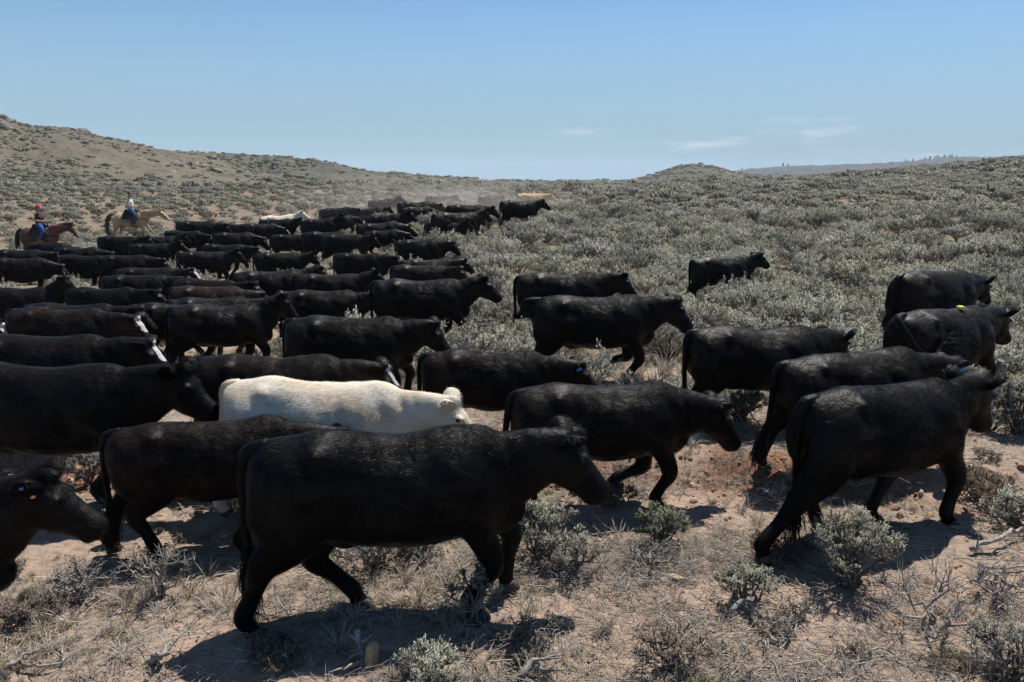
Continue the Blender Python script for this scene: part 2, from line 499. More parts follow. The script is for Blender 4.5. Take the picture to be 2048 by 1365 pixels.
    M['sage_far'] = leafmat("sage_leaf_far", (0.17, 0.164, 0.143), (0.245, 0.243, 0.203), (0.305, 0.313, 0.24))
    M['green'] = leafmat("fresh_leaf", (0.155, 0.16, 0.118), (0.22, 0.23, 0.163), (0.285, 0.298, 0.205))
    M['straw'] = leafmat("dry_grass_blade", (0.29, 0.24, 0.19), (0.46, 0.40, 0.325), (0.60, 0.55, 0.47))
    M['olive'] = leafmat("olive_grass_blade", (0.20, 0.175, 0.10), (0.30, 0.26, 0.15), (0.42, 0.37, 0.23))
    M['brownleaf'] = leafmat("brown_shrublet", (0.14, 0.107, 0.08), (0.22, 0.172, 0.127), (0.30, 0.25, 0.185))
    M['flowerstalk'] = leafmat("flower_stalk", (0.20, 0.20, 0.13), (0.32, 0.32, 0.21), (0.42, 0.40, 0.27))
    M['pine'] = leafmat("dark_conifer", (0.02, 0.03, 0.02), (0.035, 0.05, 0.032), (0.05, 0.065, 0.04))
    M['stalk'] = simple("dry_stalk", (0.33, 0.28, 0.21), 0.8, 0.3)
    M['pebble'] = simple("pebble_stone", (0.36, 0.27, 0.21), 0.85, 0.35, 25)
    M['clod'] = simple("red_soil_clod", (0.26, 0.145, 0.095), 0.95, 0.25, 20)
    M['rock'] = simple("grey_outcrop_rock", (0.16, 0.145, 0.125), 0.9, 0.45, 1.2)
    M['rock_ochre'] = simple("ochre_sandstone", (0.33, 0.25, 0.155), 0.9, 0.3, 9)
    # ---- ground
    t = NT("dry_range_soil")
    p = t.pos()
    n1 = t.noise(p, 0.33, 6, 0.62)
    n2 = t.noise(p, 2.1, 7, 0.68)
    n3 = t.noise(p, 17.0, 6, 0.75)
    n4 = t.noise(p, 75.0, 3, 0.7)
    sand = t.mix(t.rng(n3, 0.25, 0.75), (0.285, 0.198, 0.147), (0.42, 0.312, 0.242))
    litter = t.mix(t.rng(n3, 0.35, 0.68), (0.185, 0.145, 0.11), (0.335, 0.275, 0.215))
    c = t.mix(t.rng(t.math('ADD', t.math('MULTIPLY', n2, 0.7), t.math('MULTIPLY', n1, 0.5)), 0.52, 0.68), sand, litter)
    c = t.mix(t.math('MULTIPLY', t.attr("bare"), 0.7), c, sand)
    c = t.mix(t.attr("bank"), c, t.mix(t.rng(n3, 0.3, 0.7), (0.15, 0.075, 0.045), (0.30, 0.165, 0.105)))
    c = t.mix(t.rng(n4, 0.66, 0.74), c, (0.10, 0.07, 0.05))
    far = t.mix(t.rng(n2, 0.35, 0.65), (0.155, 0.122, 0.088), (0.21, 0.165, 0.12))
    reds = t.mix(t.rng(n1, 0.45, 0.65), far, (0.205, 0.152, 0.108))
    c = t.mix(t.attr("far"), c, reds)
    nb = t.bump(n2, 0.35, 0.10)
    nb = t.bump(n3, 0.75, 0.035, nb)
    nb = t.bump(n4, 0.6, 0.010, nb)
    M['ground'] = t.fin(c, 0.95, nb, 0.12)
    # ---- hills
    def hill(name, ca, cb, cc, sc):
        t = NT(name)
        p = t.pos()
        a = t.noise(p, 0.022 * sc, 7, 0.62); b = t.noise(p, 0.11 * sc, 6, 0.68); d = t.noise(p, 0.7 * sc, 5, 0.7)
        c = t.mix(t.rng(a, 0.4, 0.62), ca, cb)
        c = t.mix(t.rng(b, 0.5, 0.7), c, cc)
        c = t.mix(t.rng(d, 0.56, 0.66, 0, 0.85), c, (0.075, 0.075, 0.058))
        nb = t.bump(b, 0.6, 3.0 / sc); nb = t.bump(d, 0.8, 0.6 / sc, nb)
        return t.fin(c, 0.95, nb, 0.1)
    M['hill'] = hill("hill_scrub", (0.128, 0.114, 0.085), (0.160, 0.138, 0.102), (0.110, 0.102, 0.078), 1.0)
    M['hill2'] = hill("hill_scrub_grey", (0.112, 0.105, 0.082), (0.14, 0.128, 0.096), (0.095, 0.097, 0.074), 0.7)
    M['mesa'] = hill("far_mesa", (0.062, 0.056, 0.048), (0.085, 0.068, 0.055), (0.036, 0.039, 0.034), 0.16)
build_mats()
# ------------------------------------------------------------------ ground sheet
def make_ground():
    ang = np.concatenate([np.linspace(-180, -44, 50)[:-1], np.linspace(-44, 44, 640), np.linspace(44, 180, 50)[1:]])
    ang = np.radians(ang)
    rad = np.concatenate([[0.3, 1.2, 2.0], np.geomspace(2.6, 14, 330), np.geomspace(14, 300, 210)[1:], np.geomspace(300, 1500, 22)[1:]])
    A, D = np.meshgrid(ang, rad)
    X, Y = D * np.sin(A), D * np.cos(A)
    Z = zt(X, Y)
    V = np.stack([X, Y, Z], -1).reshape(-1, 3)
    for q in ((1180, 1240, .48), (1000, 1300, .30), (1400, 1030, .45), (1960, 960, .7), (120, 1080, .5), (90, 950, .5), (1500, 1000, .4), (660, 1335, .28), (1260, 1335, .3), (300, 1060, .5), (1420, 1190, .3), (1750, 1120, .4), (860, 1290, .3), (1880, 1150, .3), (420, 1300, .3), (1330, 750, .7), (1620, 1260, .25)):
        hx, hy, hz = ground_hit(q[0], q[1]); BARE.append((hx, hy, q[2]))
    b = bank_line(V[:, 0])
    bank = sstep(b - 0.45, b + 0.05, V[:, 1]) * sstep(b + 1.0, b + 0.5, V[:, 1]) * sstep(-0.2, 0.15, fbm(V[:, 0] * 0.7, V[:, 1] * 0.7, 61, 3) + 0.05)
    dist = np.hypot(V[:, 0], V[:, 1])
    me = np_mesh("ground", V, [grid_faces(len(rad), len(ang))[:, ::-1]], [M['ground']], True,
                 {"bank": bank, "far": sstep(11, 30, dist), "bare": bare(V[:, 0], V[:, 1])})
    o = obj("ground", me)
    o["kind"] = "structure"
make_ground()

# ------------------------------------------------------------------ hills: real ridges at their own distance
HILL_PTS = {}
def make_hill(name, crest_px, dist, foot, mat, rough, seed, spread=1.0, nu=220, nv=70, back=0.6, lift=0.0):
    """crest_px: photo pixels of the ridge; the ridge stands `dist` metres away, its toe `foot` metres away"""
    c = np.array(crest_px, float)
    px = np.linspace(c[0, 0], c[-1, 0], nu)
    py = np.interp(px, c[:, 0], c[:, 1])
    k = np.ones(7) / 7; py = np.convolve(np.pad(py, 3, mode='edge'), k, 'valid')
    # towards both ends the ridge keeps running
    s = np.linspace(0, 1 + back, nv)
    a = np.arctan((px - 1024) / FPX)
    D = foot + (dist - foot) * s[None, :] + 0 * px[:, None]
    X = D * np.tan(a)[:, None]; Y = D
    zc = CAM_H + (365.5 - py) / FPX * dist / 1.0
    z0 = zt(X, Y, False)
    base = np.minimum(z0, zc[:, None]) - 0.8
    prof = np.where(s < 1, sstep(0, 1, s) * 0.55 + s ** 1.25 * 0.45, 1 - 0.9 * sstep(1.0, 1 + back, s))
    Z = base + (zc[:, None] + 0.3 - base) * prof[None, :]
    n = fbm(X / (34 * spread), Y / (34 * spread), seed, 5, 0.55) - 0.25 * np.abs(fbm(X / (13 * spread), Y / (20 * spread), seed + 9, 4, 0.55))
    amp = rough * np.clip(np.sin(np.clip(s, 0, 1) * math.pi * 0.93), 0.06, 1)
    Z = Z + n * amp[None, :] + rough * 0.10 * fbm(X / (5 * spread), Y / (5 * spread), seed + 4, 3)
    V = np.stack([X, Y, Z], -1).reshape(-1, 3)
    me = np_mesh(name, V, [grid_faces(nu, nv)[:, ::-1]], [mat])
    o = obj(name, me); o["kind"] = "structure"
    HILL_PTS.setdefault(name, []).append((X, Y, Z, s))
    return X, Y, Z
H1 = make_hill("hill", [(-420, 205), (-200, 190), (-60, 206), (0, 229), (30, 243), (55, 257), (120, 262), (180, 266), (240, 281), (300, 295), (345, 304), (380, 316), (450, 334), (540, 352), (640, 368), (700, 378)], 230, 92, M['hill'], 5.0, 3, 1.0, 260, 110)
H2 = make_hill("hill", [(200, 312), (320, 309), (390, 311), (450, 314), (520, 318), (590, 322), (640, 328), (690, 337), (740, 348), (800, 354), (880, 360), (960, 368)], 380, 190, M['hill2'], 9.0, 14, 1.6, 200, 80)
H3 = make_hill("hill", [(620, 352), (700, 351), (770, 350), (830, 354), (880, 359), (940, 361), (1000, 358), (1060, 358), (1120, 361), (1200, 362), (1290, 366)], 720, 420, M['hill2'], 10.0, 23, 2.5, 160, 40)
H4 = make_hill("hill", [(1225, 366), (1270, 357), (1310, 347), (1340, 337), (1365, 332), (1390, 331), (1415, 335), (1445, 342), (1480, 350), (1530, 354), (1600, 357), (1700, 362)], 560, 390, M['hill2'], 6.0, 31, 2.0, 140, 50)
H5 = make_hill("mesa", [(1380, 356), (1430, 348), (1475, 341), (1500, 339), (1540, 336), (1600, 333), (1680, 330), (1750, 328), (1800, 326), (1840, 322), (1880, 317), (1920, 316), (1960, 319), (2010, 320), (2080, 316), (2300, 318), (2500, 330)], 2600, 1700, M['mesa'], 30.0, 41, 9.0, 240, 50)
# ------------------------------------------------------------------ quadrupeds
COW = dict(
    trunk=[(-.93, 1.19, .98, .07), (-.89, 1.285, .86, .17), (-.80, 1.33, .74, .245), (-.66, 1.348, .66, .285), (-.48, 1.376, .605, .300), (-.28, 1.358, .555, .318),
           (-.05, 1.340, .52, .345), (.18, 1.335, .515, .34), (.40, 1.352, .53, .30), (.58, 1.366, .56, .255), (.72, 1.32, .615, .22), (.84, 1.24, .71, .16), (.90, 1.12, .80, .09)],
    neckR=[(.35, .22), (.315, .19), (.235, .135), (.165, .112)], neck0=(.42, 1.00), neck1=(.72, 1.02), neckL=.67, neckb=(.62, 1.12), necklift=.3,
    head=[(-.07, .06, .065, -.07), (-.03, .11, .105, -.09), (.04, .152, .128, -.128), (.12, .172, .138, -.152), (.20, .165, .126, -.150), (.28, .142, .108, -.134),
          (.36, .122, .098, -.118), (.42, .112, .100, -.110), (.47, .108, .104, -.110), (.51, .092, .092, -.110), (.535, .05, .055, -.112)],
    front=dict(S=(.53, .16, .80), L=(.42, .31), sh=(.47, .18, 1.02), r=[(.19, .095), (.16, .098), (.108, .086), (.088, .074), (.062, .055), (.066, .060), (.056, .055), (.066, .066)], fx=.54, fz=.145),
    hind=dict(H=(-.62, .15, 1.04), K=(-.50, .17, .74), L=(.375, .362), r=[(.29, .13), (.235, .13), (.15, .098), (.102, .070), (.064, .056), (.068, .060), (.056, .055), (.066, .066)], fx=-.80, fz=.15),
    tail=(-.90, 1.27), hoof=(.070, .064), ear=(.215, .086), earpos=(.04, .106, -.085))
HORSE = dict(
    trunk=[(-.84, 1.22, 1.02, .06), (-.80, 1.33, .92, .16), (-.70, 1.45, .86, .24), (-.52, 1.51, .86, .27), (-.30, 1.48, .84, .275), (-.05, 1.43, .80, .285),
           (.18, 1.43, .765, .28), (.38, 1.50, .76, .255), (.52, 1.54, .78, .225), (.66, 1.46, .82, .19), (.76, 1.32, .92, .13), (.80, 1.2, .98, .07)],
    neckR=[(.30, .19), (.25, .15), (.175, .10), (.125, .082)], neck0=(.42, 1.22), neck1=(.70, 1.30), neckL=.86, neckb=(.60, 1.32), necklift=.45,
    head=[(-.05, .04, .04, -.06), (-.01, .08, .07, -.08), (.06, .115, .085, -.105), (.14, .135, .095, -.12), (.22, .125, .085, -.115), (.32, .095, .066, -.095),
          (.42, .075, .056, -.08), (.50, .068, .058, -.075), (.56, .060, .058, -.078), (.60, .045, .045, -.082), (.62, .02, .025, -.085)],
    front=dict(S=(.55, .14, .95), L=(.48, .36), sh=(.50, .16, 1.15), r=[(.16, .08), (.12, .075), (.072, .056), (.056, .048), (.038, .034), (.046, .04), (.038, .036), (.05, .046)], fx=.56, fz=.125),
    hind=dict(H=(-.52, .14, 1.22), K=(-.38, .15, .92), L=(.45, .43), r=[(.24, .12), (.17, .10), (.09, .062), (.064, .046), (.042, .036), (.048, .042), (.04, .038), (.05, .046)], fx=-.66, fz=.13),
    tail=(-.82, 1.36), hoof=(.058, .052), ear=(.15, .03), earpos=(.0, .045, .01))

def ik(a, b, L1, L2, side):
    """mid joint of a two-bone leg in the x-z plane; side +1 bends forward, -1 backward"""
    dx, dz = b[0] - a[0], b[1] - a[1]
    d = math.hypot(dx, dz)
    dd = min(d, (L1 + L2) * 0.998)
    k = (L1 * L1 - L2 * L2 + dd * dd) / (2 * dd)
    h = math.sqrt(max(L1 * L1 - k * k, 0))
    ux, uz = dx / d, dz / d
    k *= d / dd
    return a[0] + ux * k - uz * h * side, a[1] + uz * k + ux * h * side

def build_animal(S, pose, voxel):
    parts = []
    tr = crom(np.array(S['trunk']), 4)
    n = 30
    a = np.arange(n) / n * 2 * math.pi
    rings = []
    bel = pose.get('belly', 0.0)
    for x, zt_, zb, w in tr:
        zb = zb + (.035 if S is COW else 0) * sstep(-.9, -.6, x) - bel * math.exp(-((x - 0.05) / .4) ** 2)
        zt_ = zt_ - pose.get('sway', 0.0) * math.exp(-((x - 0.02) / .30) ** 2)
        zc, hz = (zt_ + zb) / 2, (zt_ - zb) / 2
        ca, sa = np.cos(a), np.sin(a)
        wy = w * np.sign(sa) * np.abs(sa) ** np.where(ca > 0, 1.12, 0.88) * (1 - 0.10 * np.clip(ca, 0, 1) + 0.04 * np.clip(-ca, 0, 1) - 0.1 * np.clip(ca - .5, 0, 1))
        zz = zc + hz * np.sign(ca) * np.abs(ca) ** 0.92
        rings.append(np.stack([np.full(n, x), wy, zz], 1))
    V = np.concatenate(rings)
    k = len(rings)
    V = np.vstack([V, rings[0].mean(0) - [.02, 0, 0], rings[-1].mean(0) + [.02, 0, 0]])
    j = np.arange(n); j2 = (j + 1) % n
    F = [grid_faces(k, n, True), np.concatenate([np.stack([np.full(n, k * n), j2, j], 1), np.stack([np.full(n, k * n + 1), (k - 1) * n + j, (k - 1) * n + j2], 1)])]
    parts.append((V, F))
    # head frame
    hz, hp, hy = pose['hz'], R(pose['hp']), R(pose.get('hy', 0))
    bx, bz = S['neckb']
    P = np.array([bx + math.sqrt(max(S['neckL'] ** 2 - (hz - bz) ** 2, .15)), 0, hz])
    if pose.get('hy'): P = P + np.array([-.10 * abs(math.sin(hy)), .28 * math.sin(hy), 0])
    ax = np.array([math.cos(hp) * math.cos(hy), math.cos(hp) * math.sin(hy), -math.sin(hp)])
    up = np.array([math.sin(hp) * math.cos(hy), math.sin(hp) * math.sin(hy), math.cos(hp)])
    lt = np.array([-math.sin(hy), math.cos(hy), 0])
    HD = np.array(S['head'])
    HC = P + ax * HD[:, :1] + up * HD[:, 3:4]
    parts.append(tube(HC, HD[:, 1:3], 18, lt, 4))
    ne = P + ax * .07 - up * .10
    n0 = np.array([S['neck0'][0], 0, S['neck0'][1]])
    n1 = np.array([S['neck1'][0], 0, S['neck1'][1] + S['necklift'] * (hz - 1.3) * .6])
    n2 = (n1 + ne) / 2 + np.array([0, .0, .012])
    parts.append(tube([n0, n1, n2, ne], S['neckR'], 22, (0, 1, 0), 6))
    cow = S is COW
    if cow:   # brow, cheek, brisket, shoulder blades, hooks, pins, rib spring
        parts.append(ellipsoid(P + ax * .0 - up * .01, (.085, .07, .06)))
        parts.append(ellipsoid((.72, 0, .74), (.22, .14, .18)))
        parts.append(ellipsoid((-.30, 0, .63), (.17, .13, .09)))
    for s in (-1, 1):
        parts.append(ellipsoid(P + ax * .15 + lt * s * S['head'][3][2] * .72 - up * .05, (.055, .05, .035)))
        # nostril wing
        parts.append(ellipsoid(P + ax * (S['head'][-3][0]) + lt * s * .04 - up * .045, (.035, .03, .032)))
    # legs
    hoofs = []
    lf = S['front']; lh = S['hind']
    for key, s in (('LF', 1), ('RF', -1)):
        dx, lift = pose['legs'][key][:2]
        y = s * lf['S'][1]
        fet = (lf['fx'] + dx - .05, lf['fz'] + lift)
        Sx = lf['S'][0] + dx * .12
        kx, kz = ik((Sx, lf['S'][2]), fet, lf['L'][0], lf['L'][1], 1)
        sh = lf['sh']
        back = lift * 1.1
        toe = (fet[0] + .055 - back, fet[1] - lf['fz'] + .035 + .25 * back)
        pts = [(sh[0], s * sh[1], sh[2]), (Sx, y, lf['S'][2]), ((Sx + kx) / 2, y, (lf['S'][2] + kz) / 2 + .02), (kx, y, kz), ((kx + fet[0]) / 2, y * .97, (kz + fet[1]) / 2), (fet[0], y * .96, fet[1]),
               ((fet[0] + toe[0]) / 2, y * .96, (fet[1] + toe[1]) / 2), (toe[0], y * .96, toe[1] + .01)]
        parts.append(tube(pts, lf['r'], 14, (0, 1, 0), 4))
        hoofs.append((toe[0] + .01, y * .96, toe[1] - .035, back))
    for key, s in (('LH', 1), ('RH', -1)):
        dx, lift = pose['legs'][key][:2]
        y = s * lh['H'][1]
        fet = (lh['fx'] + dx - .05, lh['fz'] + lift)
        K = (lh['K'][0] + .45 * min(dx, 0) + .22 * max(dx, 0), lh['K'][2] + .4 * lift - .12 * abs(min(dx, 0)))
        hx, hzk = ik(K, fet, lh['L'][0], lh['L'][1], -1)
        back = lift * 1.1
        toe = (fet[0] + .055 - back, fet[1] - lh['fz'] + .035 + .25 * back)
        gm = ((K[0] + hx) / 2 - .03, (K[1] + hzk) / 2)
        pts = [(lh['H'][0], s * lh['H'][1], lh['H'][2]), (K[0] - .06, s * lh['K'][1], K[1] + .05), (gm[0], y, gm[1]), (hx, y * .95, hzk), ((hx + fet[0]) / 2 + .006, y * .95, (hzk + fet[1]) / 2), (fet[0], y * .95, fet[1]),
               ((fet[0] + toe[0]) / 2, y * .95, (fet[1] + toe[1]) / 2), (toe[0], y * .95, toe[1] + .01)]
        parts.append(tube(pts, lh['r'], 14, (0, 1, 0), 4))
        bz0 = lh['H'][2]
        parts.append(tube([(lh['H'][0] - .14, s * .13, bz0 + .04), (lh['H'][0] - .13 + .1 * dx, s * .14, bz0 - .22), (gm[0] - .02, y, gm[1] + .05), (hx + .005, y * .95, hzk + .02)], [(.15, .12), (.155, .115), (.095, .075), (.055, .048)], 12, (0, 1, 0), 4))
        parts.append(ellipsoid((hx - .035, y * .95, hzk + .015), (.035, .032, .05)))
        hoofs.append((toe[0] + .01, y * .95, toe[1] - .035, back))
    V, F = remesh(parts, voxel, 16 if voxel < .015 else 10 if voxel < .02 else 4)
    # muscle and fold relief
    N = vert_normals(V, F)
    x, y, z = V[:, 0], V[:, 1], V[:, 2]
    side = np.clip(np.abs(N[:, 1]), 0, 1)
    rel = 0.019 * fbm(x * 4.0 + z * 1.2, z * 3.2 - x, pose.get('seed', 1), 4) * sstep(.3, .7, z)
    ribs = 0.0006 * np.sin((x + .12 * z) * 62) * sstep(-.35, -.1, x) * sstep(.42, .2, x) * sstep(.62, .8, z) * sstep(1.25, 1.1, z)
    flank = -0.034 * np.exp(-((x + .33) / .11) ** 2 - ((z - 1.13) / .13) ** 2)
    scap = -0.024 * np.exp(-((x - .30 + (z - 1) * .2) / .06) ** 2) * sstep(.70, .85, z) * sstep(1.25, 1.05, z)
    fold = 0.0035 * np.sin((x * 1.0 + z * .5) * 48 + 3 * vnoise(x * 3, z * 3, 8)) * sstep(.66, .8, x) * sstep(1.05, .9, x) * sstep(.7, .95, z)
    body = sstep(.45, .6, z)
    def g(cx, cz, sx, sz, tilt=0.0):
        u, v = x - cx + tilt * (z - cz), z - cz
        return np.exp(-(u / sx) ** 2 - (v / sz) ** 2)
    mus = .030 * g(.52, .98, .15, .28, .25) + .020 * g(.60, .80, .12, .10) + .036 * g(-.47, 1.255, .075, .055) + .022 * g(-.62, .98, .18, .2) - .020 * g(-.30, .85, .10, .2, -.4) \
        + .018 * g(-.02, .80, .32, .2) - .014 * g(.72, 1.02, .05, .2, .4)
    if not cow: ribs = ribs * 0; fold = fold * 0; mus = mus * .5
    flank = flank + mus * body * 1.4
    V = V + N * ((rel + (ribs + flank + scap + fold) * side))[:, None]
    pv, pf = [(V, F)], None
    extra = []
    # hooves: two claws each
    for hx, hy_, hz_, back in hoofs:
        rr, rl = S['hoof']
        for q in ((-1, 1) if cow else (0,)):
            c = np.array([hx, hy_ + q * .030, max(hz_, 0)])
            w = rl * (.56 if cow else 1)
            t = tube([c + [-.005, 0, .065], c + [.0, 0, .045], c + [.012, 0, .012], c + [.014, 0, .003]], [(rr * .78, w * .9), (rr * .92, w), (rr * 1.08, w * 1.05), (rr * 1.05, w)], 10, (0, 1, 0), 2)
            extra.append(t)
    nh = sum(len(e[0]) for e in extra)
    # ears
    EL, EW = S['ear']
    et, el, eu = S['earpos']
    earinfo = []
    for s in (-1, 1):
        b = P + ax * et + lt * s * el + up * eu
        ed = pose.get('ear', (0.12, -0.15))
        if cow: d = lt * s * .60 + np.array([0, 0, 1.0]) * (.62 + 1.2 * ed[0]) - np.array([ax[0], ax[1], 0]) * (.18 + ed[1])
        else: d = lt * s * .22 + up * .75 - ax * .55
        d = d / np.linalg.norm(d)
        f = ax * .45 + lt * s * .75 - np.array([0, 0, .25]) if cow else ax * .5 + up * .5    # the hollow faces forward
        f = f - d * (f @ d); f /= np.linalg.norm(f)
        w = np.cross(d, f)
        us = np.array([-.12, .0, .15, .35, .55, .75, .9, 1.0])
        ws = np.array([.45, .5, .78, 1.0, 1.08, 1.0, .80, .55]) * EW
        nv = 12
        ph = np.arange(nv) / nv * 2 * math.pi
        rg = []
        for u_, w_ in zip(us, ws):
            c = b + d * u_ * EL - np.array([0, 0, 1.0]) * (.035 * u_ * u_ if cow else 0)
            cu = np.cos(ph); sv = np.sin(ph)
            cup = .55 * w_ * cu ** 2 * (1 if cow else .8)
            th = np.where(sv > 0, .010, .016)
            rg.append(c + w[None] * (w_ * cu)[:, None] + f[None] * (cup - .35 * w_ + th * sv)[:, None])
        EVv = np.concatenate(rg)
        EVv = np.vstack([EVv, b + d * EL * 1.02 - (np.array([0, 0, .035]) if cow else 0)])
        m = len(us); jj = np.arange(nv)
        extra.append((EVv, [grid_faces(m, nv, True), np.stack([np.full(nv, m * nv), (m - 1) * nv + jj, (m - 1) * nv + (jj + 1) % nv], 1)]))
        earinfo.append((b, d, f, w))
    # tail
    tx, tz = S['tail']
    if cow:
        tm = pose.get('tail', 'hang'); q = pose.get('tside', 0.0)
        if tm == 'hang': TP = [(tx + .12, 0, tz + .015), (tx + .0, 0, tz - .015), (tx - .045, q * .2, tz - .15), (tx - .055, q * .5, tz - .42), (tx - .05, q, tz - .68), (tx - .05, q * 1.2, tz - .82), (tx - .045, q * 1.3, tz - 1.0)]
        elif tm == 'back': TP = [(tx + .12, 0, tz + .015), (tx + .0, 0, tz - .015), (tx - .06, q * .2, tz - .16), (tx - .10, q * .5, tz - .40), (tx - .15, q, tz - .64), (tx - .20, q, tz - .76), (tx - .28, q, tz - .92)]
        elif tm == 'curl': TP = [(tx + .12, 0, tz + .02), (tx - .04, 0, tz + .02), (tx - .13, q * .2, tz + .0), (tx - .18, q * .5, tz - .12), (tx - .10, q, tz - .20), (tx + .0, q * 1.3, tz - .10), (tx + .10, q * 1.2, tz + .02)]
        elif tm == 'flank': TP = [(tx + .10, 0, tz + .045), (tx - .03, -.02, tz + .02), (tx - .04, -.14, tz - .12), (tx + .05, -.28, tz - .34), (tx + .22, -.36, tz - .40), (tx + .36, -.38, tz - .30), (tx + .44, -.38, tz - .18)]
        TR = [.055, .055, .042, .030, .028, .045, .014]
    else:
        TP = [(tx + .10, 0, tz + .04), (tx - .04, 0, tz + .02), (tx - .13, 0, tz - .12), (tx - .19, 0, tz - .36), (tx - .20, 0, tz - .62), (tx - .17, 0, tz - .82), (tx - .15, 0, tz - .95)]
        if pose.get('tail') == 'out': TP = [(tx + .10, 0, tz + .04), (tx - .06, 0, tz + .06), (tx - .20, 0, tz - .03), (tx - .30, 0, tz - .22), (tx - .33, 0, tz - .48), (tx - .30, 0, tz - .68), (tx - .28, 0, tz - .80)]
        TR = [.05, .055, .075, .095, .09, .06, .02]
    tail = tube(TP, TR, 10, (0, 1, 0.01), 4)
    if cow: extra.append(tail)
    nb = len(V)
    V2, F2 = merge([(V, F)] + extra)
    hoof = np.zeros(len(V2)); hoof[nb:nb + nh] = 1
    # face region in head coordinates
    rel_ = V2 - P
    t_, u_, l_ = rel_ @ ax, rel_ @ up, rel_ @ lt
    face = (1 - np.abs(l_) / .125) * sstep(-.10, -.02, u_) * sstep(-.04, .04, t_) * sstep(.40, .22, t_)
    face = np.where(t_ > -.1, np.clip(face, 0, 1), 0)
    face[nb + nh:] = 0
    return dict(V=V2, F=F2, hoof=hoof, face=face, P=P, ax=ax, up=up, lt=lt, ears=earinfo, tail=(TP, TR), tailmesh=tail, hoofs=hoofs, nbody=nb,
                nose=P + ax * (S['head'][-1][0]) - up * .08)

def coat(A, count, length, seed, width=.0028):
    """short fur: one thin triangle per hair, lying along the lie of the coat"""
    rg = np.random.default_rng(seed)
    V, F = A['V'], A['F']
    T = []
    for f in F:
        T.append(f[:, :3])
        if f.shape[1] == 4: T.append(f[:, [0, 2, 3]])
    T = np.concatenate(T)
    T = T[(A['hoof'][T].max(1) < .5)]
    a, b, c = V[T[:, 0]], V[T[:, 1]], V[T[:, 2]]
    cr = np.cross(b - a, c - a)
    ar = np.linalg.norm(cr, axis=1) + 1e-12
    # fewer hairs under the belly, more on the outline
    k = rg.choice(len(T), count, p=ar / ar.sum())
    r1, r2 = np.sqrt(rg.random(count)), rg.random(count)
    p = a[k] * (1 - r1)[:, None] + b[k] * (r1 * (1 - r2))[:, None] + c[k] * (r1 * r2)[:, None]
    nrm = cr[k] / ar[k][:, None]
    leg = sstep(.62, .45, p[:, 2])
    flow = np.stack([-(1 - leg) * .9, 0 * leg, -(.35 + .6 * leg)], 1)
    hd = sstep(.95, 1.1, p[:, 0])[:, None]
    flow = flow * (1 - hd) + A['ax'][None] * hd * .9
    cow_lick = np.stack([fbm(p[:, 0] * 3, p[:, 2] * 3, 3, 2), fbm(p[:, 0] * 3, p[:, 2] * 3, 13, 2), fbm(p[:, 0] * 3, p[:, 2] * 3, 23, 2)], 1)
    flow = flow + cow_lick * .9 + rg.normal(0, .16, (count, 3))
    flow -= nrm * (flow * nrm).sum(1)[:, None]
    flow /= np.linalg.norm(flow, axis=1)[:, None] + 1e-9
    lift = np.clip(rg.normal(.34, .14, count), .08, .9)
    pol = np.exp(-(((p - A['P']) ** 2).sum(1)) / .012)
    for b_, d_, f_, w_ in A['ears']: pol = np.maximum(pol, .7 * np.exp(-(((p - b_ - d_ * .15) ** 2).sum(1)) / .012))
    L = length * rg.uniform(.6, 1.35, count) * (1 + 1.3 * pol) * (1 - .45 * leg)
    lift = lift + .5 * pol
    d = flow * np.cos(lift)[:, None] + nrm * np.sin(lift)[:, None]
    sd = np.cross(d, nrm); sd /= np.linalg.norm(sd, axis=1)[:, None] + 1e-9
    w = width * rg.uniform(.7, 1.3, count)
    VV = np.stack([p - sd * w[:, None] - nrm * .003, p + sd * w[:, None] - nrm * .003, p + d * L[:, None]], 1).reshape(-1, 3)
    FF = np.arange(count * 3).reshape(-1, 3)
    face = np.repeat(A['face'][T[k][:, 0]], 3)
    nn = nrm + rg.normal(0, .16, (count, 3)); nn /= np.linalg.norm(nn, axis=1)[:, None]
    return VV, FF, face, np.repeat(nn, 3, 0)

def strands(path, r, count, length, seed, droop=0.0, width=.004):
    """long hair hanging along a path (tail switch, mane)"""
    rg = np.random.default_rng(seed)
    Q = crom(np.asarray(path, float), 8)
    k = rg.integers(0, len(Q) - 1, count); f = rg.random(count)
    p = Q[k] * (1 - f)[:, None] + Q[k + 1] * f[:, None] + rg.normal(0, r, (count, 3))
    T = np.gradient(Q, axis=0); T /= np.linalg.norm(T, axis=1)[:, None] + 1e-9
    d = T[k] * (1 - droop) + np.array([0, 0, -1.0]) * droop + rg.normal(0, .14, (count, 3))
    d /= np.linalg.norm(d, axis=1)[:, None]
    L = length * rg.uniform(.5, 1.2, count)
    sd = np.cross(d, rg.normal(0, 1, (count, 3))); sd /= np.linalg.norm(sd, axis=1)[:, None] + 1e-9
    m = p + d * (L * .5)[:, None] + rg.normal(0, .012, (count, 3))
    e = p + d * L[:, None] + rg.normal(0, .03, (count, 3)) + np.array([0, 0, -.03])
    w = width
    VV = np.stack([p - sd * w, p + sd * w, m - sd * w * .8, m + sd * w * .8, e], 1).reshape(-1, 3)
    b = np.arange(count)[:, None] * 5
    return VV, [np.concatenate([b + [0, 1, 3], b + [0, 3, 2], b + [2, 3, 4]])]

